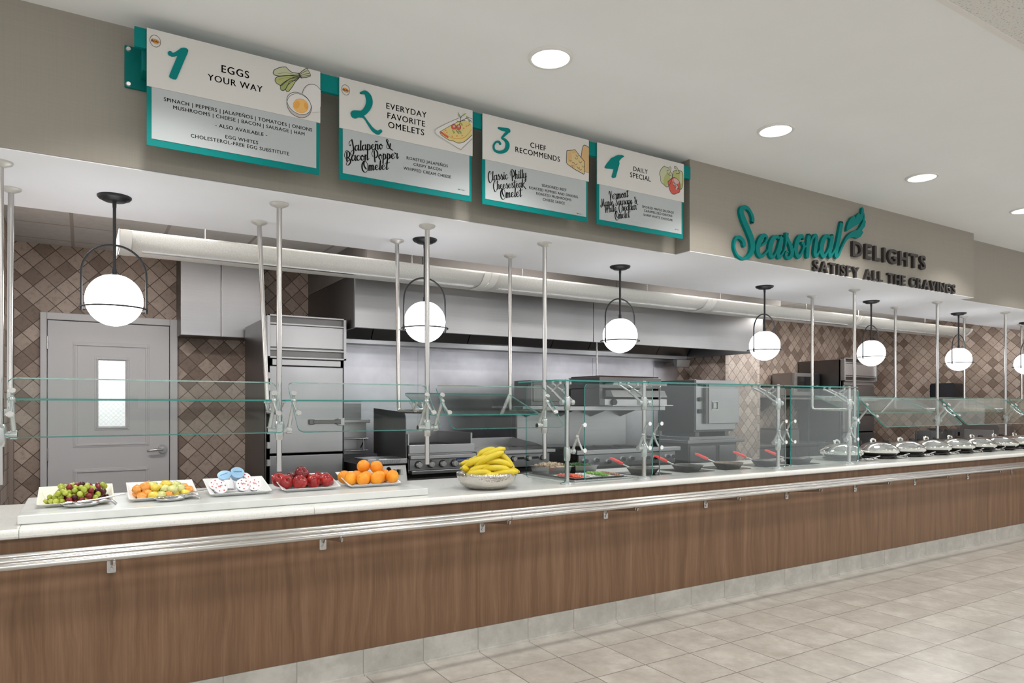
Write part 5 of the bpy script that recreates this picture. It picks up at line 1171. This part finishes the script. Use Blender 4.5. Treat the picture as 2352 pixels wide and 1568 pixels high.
MB().box(1.82, 2.04, 5.76, 5.765, 1.262, 1.40).build('rear_guard', M['steel_guard'], fr)
m = MB().prism([(5.12, .965), (5.84, .965), (5.84, 1.36), (5.20, 1.33)] + arc(5.19, 1.27, .06, 90, 175, 5)[1:], lambda p, q, h: (h, p, q), 2.182, 2.188); m.build('side_guard', M['steel_guard'], fr)
m = MB(); [m.tube(pp, .006, 8) for pp in ([(1.83, 5.70, 1.10), (2.08, 5.70, 1.10)], [(1.83, 5.70, 1.0), (2.08, 5.70, 1.0)], [(1.86, 5.70, 1.10), (1.86, 5.80, 1.02)], [(2.05, 5.70, 1.10), (2.05, 5.80, 1.02)], [(1.85, 5.70, 1.10), (1.85, 5.70, 1.0)], [(2.04, 5.70, 1.10), (2.04, 5.70, 1.0)])]
m.build('basket_hanger', M['pewter'], fr)
# charbroiler
def knobs(parent, xs, y, z, r, mat, mat2=None):
    for x in xs:
        kb = MB().cyl((x, y, z), (x, y - .012, z), r * 1.15, r * 1.1, 20).build('knob_ring', mat2 or mat, parent)
        MB().cyl((x, y - .012, z), (x, y - .034, z), r * .95, r * .8, 20).box(x - r * .18, x + r * .18, y - .042, y - .034, z - r * .8, z + r * .8).build('knob', mat, kb, .002)
cbz = thing('charbroiler', 'stainless charbroiler with four large knobs beside the fryer', 'grill', (2.5, 5.4, 0))
MB().box(2.20, 2.775, 5.12, 5.80, .845, 1.0).build('body', M['steel'], cbz)
MB().box(2.195, 2.782, 5.085, 5.13, 1.0, 1.067).build('front_ledge', M['steel_bright'], cbz, .004)
MB().box(2.198, 2.785, 5.06, 5.12, .955, .985).build('towel_rail', M['steel_bright'], cbz, .004)
cp = MB().box(2.205, 2.775, 5.095, 5.125, .872, .952).build('control_panel', M['steel'], cbz, .002)
MB().box(2.205, 2.775, 5.05, 5.12, .838, .866).build('drip_tray', M['steel'], cbz, .004)
knobs(cp, (2.276, 2.385, 2.488, 2.593), 5.095, .911, .027, M['knob'], M['black'])
mb = MB(); put_text(mb, 'IMPERIAL', (2.622, 0, .926), (2.70, 0, .926), 5.0935, .02, 0, 1.05, None, 0, .2); mb.build('lettering', M['knob'], cp)
MB().box(2.612, 2.712, 5.094, 5.096, .918, .948).build('name_badge', M['blue_print'], cp)
m = MB()
for i in range(24): m.box(2.215 + i * .0235, 2.228 + i * .0235, 5.135, 5.76, 1.035, 1.05)
m.build('grate', M['black_soft'], cbz); MB().box(2.205, 2.77, 5.13, 5.78, 1.0, 1.02).build('fire_box', M['black_soft'], cbz)
MB().box(2.20, 2.782, 5.78, 5.80, 1.0, 1.16).box(2.768, 2.782, 5.13, 5.78, 1.0, 1.155).box(2.20, 2.212, 5.13, 5.78, 1.0, 1.155).build('splash', M['steel'], cbz)
# griddle
gd = thing('flat_griddle', 'stainless flat top griddle between charbroiler and range', 'griddle', (3.2, 5.4, 0))
MB().box(2.79, 3.545, 5.12, 5.80, .845, .965).build('body', M['steel'], gd)
MB().box(2.80, 3.54, 5.12, 5.78, .965, .985).build('plate', plain('griddle_plate', (.30, .29, .28, 1), .3, 1), gd)
MB().box(2.788, 3.588, 5.06, 5.12, .968, .998).build('front_rail', M['steel_bright'], gd, .004)
cp = MB().box(2.79, 3.545, 5.095, 5.125, .85, .96).build('control_panel', M['steel'], gd, .002)
knobs(cp, (2.86, 3.01, 3.165, 3.318, 3.47), 5.095, .923, .021, M['knob'], M['black'])
m = MB(); [m.box(q, q + .07, 5.0935, 5.096, .915, .935) for q in (2.90, 3.055, 3.21, 3.36)]; m.build('vent_slot', M['black_soft'], cp)
MB().box(2.79, 3.59, 5.78, 5.80, .98, 1.075).prism([(5.14, .985), (5.78, .985), (5.78, 1.075), (5.40, 1.04)], lambda p, q, h: (h, p, q), 3.575, 3.588).build('splash', M['steel'], gd)
# chef base below the line
cbs = thing('chef_base', 'low stainless refrigerated base with drawers under the grills', 'base cabinet', (2.9, 5.4, 0))
MB().box(2.20, 3.56, 5.16, 5.80, .1, .83).build('body', M['black_soft'], cbs)
for a, c in ((2.21, 2.87), (2.88, 3.55)):
    for z0, z1 in ((.12, .45), (.46, .80)):
        d1 = MB().box(a, c, 5.14, 5.16, z0, z1).build('drawer', M['steel_dark_shaded'], cbs, .003); MB().box(a + .1, c - .1, 5.12, 5.142, z1 - .06, z1 - .04).build('handle', M['steel'], d1, .003)
for x in (2.3, 3.45): MB().cyl((x, 5.3, 0), (x, 5.3, .1), .025, n=12).build('leg', M['steel_dark_shaded'], cbs); MB().cyl((x, 5.7, 0), (x, 5.7, .1), .025, n=12).build('leg', M['steel_dark_shaded'], cbs)
# range with overshelf
rg = thing('gas_range', 'wide stainless gas range with black knobs behind the standing guard', 'range', (4.35, 5.3, 0))
MB().box(3.78, 4.97, 5.0, 5.75, .12, .93).build('body', M['steel_dark_shaded'], rg)
MB().box(3.755, 5.03, 4.96, 5.03, .940, .978).build('front_rail', M['steel_bright'], rg, .004)
cp = MB().box(3.78, 4.97, 4.975, 5.005, .825, .935).build('control_panel', M['steel'], rg, .002)
knobs(cp, (3.85, 3.98, 4.29, 4.40, 4.60, 4.70, 4.86, 4.93), 4.975, .885, .021, M['black'], M['knob']); knobs(cp, (4.12,), 4.975, .868, .021, M['black'], M['knob'])
m = MB().box(3.80, 4.36, 4.985, 5.005, .2, .80).box(4.38, 4.95, 4.985, 5.005, .2, .80); od = m.build('oven_door', M['steel'], rg, .004); MB().cyl((3.85, 4.95, .775), (4.32, 4.95, .775), .012, n=12).cyl((4.43, 4.95, .775), (4.9, 4.95, .775), .012, n=12).build('door_handle', M['steel_bright'], od)
m = MB()
for i in range(4):
    for j in range(2):
        x0, y0 = 3.80 + i * .29, 5.06 + j * .33; m.box(x0, x0 + .27, y0 + .14, y0 + .155, .955, .972).box(x0 + .128, x0 + .143, y0, y0 + .30, .955, .972).lathe((x0 + .135, y0 + .148, .94), [(.11, .02), (.125, .03), (.11, .032)], 20)
m.build('burner_grate', M['black_soft'], rg); MB().box(3.79, 4.96, 5.03, 5.74, .93, .945).build('cooktop', M['black_soft'], rg)
MB().box(3.60, 4.985, 5.72, 5.75, .94, 1.38).build('back_guard', M['steel'], rg, .003)
MB().box(3.33, 5.05, 5.20, 5.75, 1.355, 1.376).box(3.33, 5.05, 5.195, 5.21, 1.335, 1.376).build('over_shelf', M['steel'], rg, .003)
m = MB(); [m.prism([(5.72, 1.36), (5.72, 1.27), (5.42, 1.35), (5.42, 1.36)], lambda p, q, h: (h, p, q), x - .006, x + .006) for x in (3.7, 4.1, 4.5, 4.9)]; m.build('shelf_bracket', M['steel_dark_shaded'], rg)
for x in (3.85, 4.9): MB().cyl((x, 5.1, 0), (x, 5.1, .12), .025, n=12).build('leg', M['steel_dark_shaded'], rg); MB().cyl((x, 5.65, 0), (x, 5.65, .12), .025, n=12).build('leg', M['steel_dark_shaded'], rg)
sal = thing('salamander_broiler', 'stainless salamander broiler standing on the shelf over the range', 'broiler', (4.5, 5.4, 1.38))
MB().box(4.20, 5.0, 5.20, 5.70, 1.55, 1.66).box(4.20, 4.24, 5.20, 5.70, 1.38, 1.55).box(4.96, 5.0, 5.20, 5.70, 1.38, 1.55).box(4.20, 5.0, 5.66, 5.70, 1.38, 1.55).build('body', M['steel_dark_shaded'], sal, .004)
MB().box(4.22, 4.98, 5.22, 5.68, 1.66, 1.672).build('top_plate', plain('rusty_plate', (.075, .04, .03, 1), .6, .4), sal)
MB().add([(4.26, 5.10, 1.53), (4.95, 5.10, 1.53), (4.95, 5.06, 1.465), (4.26, 5.06, 1.465), (4.26, 5.2, 1.53), (4.95, 5.2, 1.53), (4.95, 5.2, 1.465), (4.26, 5.2, 1.465)], [(0, 3, 2, 1), (4, 5, 6, 7), (0, 1, 5, 4), (3, 7, 6, 2), (0, 4, 7, 3), (1, 2, 6, 5)]).build('grip_tray', M['steel_bright'], sal, .004)
MB().box(4.20, 5.0, 5.12, 5.20, 1.385, 1.445).box(4.24, 5.02, 5.05, 5.20, 1.378, 1.388).build('drawer', M['steel_bright'], sal, .003)
MB().cyl((4.30, 5.12, 1.415), (4.30, 5.09, 1.415), .03, .028, 20).build('knob', M['black'], sal)
solo(MB().tube([(onY(1371, 800, 5.55)[0], 5.55, 2.38), (onY(1371, 800, 5.55)[0], 5.55, 1.675)], .009, 10), 'gas_pipe', M['post'], 'thin upright pipe from the hood to the salamander broiler', 'pipe', (4.45, 5.55, 1.675))
hl = thing('warming_box', 'dark steel box on the shelf left of the salamander broiler', 'box', (3.6, 5.55, 1.38))
MB().box(3.55, 3.95, 5.40, 5.70, 1.379, 1.62).build('body', M['steel_dark_shaded'], hl, .004); MB().box(3.57, 3.93, 5.39, 5.40, 1.42, 1.58).build('door', M['steel_dark_shaded'], hl, .003)
# steamer on its stand
st = thing('steamer_stand', 'stainless cabinet stand under the steamer oven', 'stand', (5.75, 5.5, 0))
MB().box(5.35, 6.22, 5.17, 5.85, .985, 1.02).box(5.40, 6.10, 5.20, 5.85, 1.02, 1.055).build('top', M['steel'], st, .004)
MB().box(5.40, 6.14, 5.22, 5.82, .1, .985).build('body', M['steel_dark_shaded'], st)
for a, c in ((5.42, 5.80), (5.86, 6.12)): MB().box(a, c, 5.205, 5.22, .12, .955).build('door', M['steel'], st, .003)
for x in (5.46, 6.08): MB().cyl((x, 5.3, 0), (x, 5.3, .1), .02, n=10).build('leg', M['steel_dark_shaded'], st); MB().cyl((x, 5.75, 0), (x, 5.75, .1), .02, n=10).build('leg', M['steel_dark_shaded'], st)
so = thing('steamer_oven', 'boxy stainless steamer oven with one door behind the standing guard', 'oven', (5.85, 5.5, 1.06))
MB().box(5.55, 6.16, 5.28, 5.82, 1.10, 1.66).build('body', M['steel_dark_shaded'], so, .004); MB().box(5.55, 6.16, 5.25, 5.28, 1.12, 1.66).build('front_frame', M['steel'], so, .004)
d1 = MB().box(5.70, 6.17, 5.205, 5.25, 1.19, 1.575).build('door', M['steel'], so, .005); MB().box(5.66, 5.70, 5.215, 5.25, 1.19, 1.575).build('hinge_strip', M['steel_dark_shaded'], so, .003)
m = moulding(5.735, 5.83, 1.335, 1.435, .012); m.v = [(x, y - Yd + 5.205, z) for x, y, z in m.v]; m.build('latch_plate', M['steel_bright'], d1); MB().box(5.757, 5.808, 5.198, 5.206, 1.357, 1.413).build('latch', M['steel_bright'], d1, .002)
MB().cyl((5.60, 5.25, 1.45), (5.60, 5.225, 1.45), .022, n=16).build('dial', M['black'], so); MB().box(5.575, 5.63, 5.232, 5.25, 1.30, 1.345).build('switch', M['black'], so, .002)
for x in (5.62, 6.08): MB().box(x - .03, x + .03, 5.30, 5.80, 1.056, 1.10).build('foot', M['steel_dark_shaded'], so)
# wall pan holder
wp = thing('wall_pan', 'small steel pan hung on the wall at the right end of the cladding', 'pan', (6.45, 6.4, 1.75))
x0 = onY(1548, 830, 6.3)[0]; x1 = onY(1580, 830, 6.3)[0]
MB().add([(x0, 6.25, 1.955), (x1, 6.25, 1.955), (x1 - .02, 6.27, 1.865), (x0 + .02, 6.27, 1.865), (x0, 6.32, 1.955), (x1, 6.32, 1.955), (x1 - .02, 6.31, 1.865), (x0 + .02, 6.31, 1.865)], [(0, 3, 2, 1), (4, 5, 6, 7), (3, 7, 6, 2), (0, 4, 7, 3), (1, 2, 6, 5)]).build('pan_body', M['steel'], wp, .006)
MB().box(x0 + .02, x1 - .02, 6.31, WB - .02, 1.90, 1.915).build('bracket', M['steel_dark_shaded'], wp)
# prep table, microwave and shelf
pt = thing('prep_table', 'stainless prep table with closed front by the far back wall', 'table', (8.2, 6.2, 0))
MB().box(7.40, 8.93, 5.90, 6.48, .845, .875).box(7.40, 8.93, 6.45, 6.48, .875, 1.0).build('top', M['steel'], pt, .004); MB().box(7.42, 8.90, 5.95, 6.45, .1, .845).build('body', M['steel_dark_shaded'], pt)
MB().box(7.42, 8.15, 5.935, 5.95, .12, .82).build('door', M['steel'], pt, .003); MB().box(8.17, 8.88, 5.935, 5.95, .12, .82).build('door', M['steel'], pt, .003)
for x in (7.5, 8.8): MB().cyl((x, 6.0, 0), (x, 6.0, .1), .02, n=10).build('leg', M['steel_dark_shaded'], pt); MB().cyl((x, 6.4, 0), (x, 6.4, .1), .02, n=10).build('leg', M['steel_dark_shaded'], pt)
sh_ = thing('wall_shelf', 'stainless wall shelf that carries the microwave', 'shelf', (8.6, 6.3, 1.48))
MB().box(8.05, 9.0, 6.05, 6.498, 1.495, 1.515).box(8.05, 9.0, 6.05, 6.065, 1.470, 1.515).build('board', M['steel'], sh_, .002); m = MB(); [m.prism([(6.49, 1.495), (6.49, 1.30), (6.15, 1.485), (6.15, 1.495)], lambda p, q, h: (h, p, q), x - .004, x + .004) for x in (8.15, 8.9)]; m.build('bracket', M['steel_dark_shaded'], sh_)
mw = thing('microwave_oven', 'grey microwave oven with dark window on the far wall shelf', 'microwave', (8.6, 6.3, 1.516))
MB().box(8.35, 8.93, 6.12, 6.46, 1.525, 1.84).build('body', M['steel'], mw, .004); d1 = MB().box(8.36, 8.79, 6.10, 6.12, 1.53, 1.835).build('door', M['steel'], mw, .003); MB().box(8.42, 8.74, 6.097, 6.101, 1.58, 1.79).build('window', M['induction'], d1)
cp = MB().box(8.80, 8.925, 6.105, 6.12, 1.53, 1.835).build('control_panel', M['black'], mw); MB().cyl((8.86, 6.105, 1.66), (8.86, 6.09, 1.66), .018, n=14).build('dial', M['steel_bright'], cp)
m = MB(); [m.box(x - .02, x + .02, 6.15, 6.43, 1.5155, 1.526) for x in (8.42, 8.86)]; m.build('foot', M['black'], mw)
bx_ = thing('counter_box', 'low stainless box standing on the far prep table', 'box', (8.0, 6.2, .875)); MB().box(7.92, 8.40, 6.05, 6.38, .876, 1.06).build('body', M['steel'], bx_, .006); MB().box(7.91, 8.41, 6.04, 6.39, 1.06, 1.075).build('lid', M['steel_dark_shaded'], bx_, .003)
# end wall fittings
dp = thing('towel_dispenser', 'dark smoky paper towel dispenser on the right end wall', 'dispenser', (10.7, 5.27, 1.49))
MB().prism(rrect(5.09, 5.44, 1.49, 1.71, .04), lambda p, q, h: (h, p, q), 10.57, 10.799).build('cover', M['dispenser'], dp, .01); MB().box(10.60, 10.79, 5.12, 5.41, 1.47, 1.492).build('outlet', M['black'], dp)
hs = thing('hand_sink', 'small stainless wall sink below the towel dispenser', 'sink', (10.6, 5.27, .75))
MB().box(10.78, 10.799, 4.98, 5.56, .85, 1.05).box(10.40, 10.78, 4.98, 5.0, .80, 1.02).box(10.40, 10.78, 5.54, 5.56, .80, 1.02).box(10.40, 10.42, 5.0, 5.54, .80, .90).box(10.42, 10.78, 5.0, 5.54, .78, .80).build('basin', M['steel'], hs, .004)
MB().tube([(10.74, 5.27, .88), (10.70, 5.27, 1.02), (10.62, 5.27, 1.05), (10.56, 5.27, .98)], .010, 10).build('tap', M['chrome'], hs)
bk = thing('back_bench', 'stainless bench along the right end wall', 'bench', (10.5, 4.5, 0)); MB().box(10.2, 10.79, 4.40, 4.92, .86, .89).build('top', M['steel'], bk, .004); MB().box(10.25, 10.78, 4.42, 4.90, .1, .86).build('body', M['steel_dark_shaded'], bk)
m = [MB().cyl((x, y, 0), (x, y, .1), .02, n=10).build('leg', M['steel_dark_shaded'], bk) for x in (10.3, 10.7) for y in (4.47, 4.85)]
tb = thing('warmer_drawer', 'rounded stainless warmer standing on the end wall bench', 'warmer', (10.5, 4.65, .891)); MB().prism(rrect(4.42, 4.90, .891, 1.13, .05), lambda p, q, h: (h, p, q), 10.30, 10.72).build('body', M['steel'], tb, .006); MB().box(10.285, 10.30, 4.48, 4.84, .94, 1.06).build('front', M['steel_bright'], tb, .004)
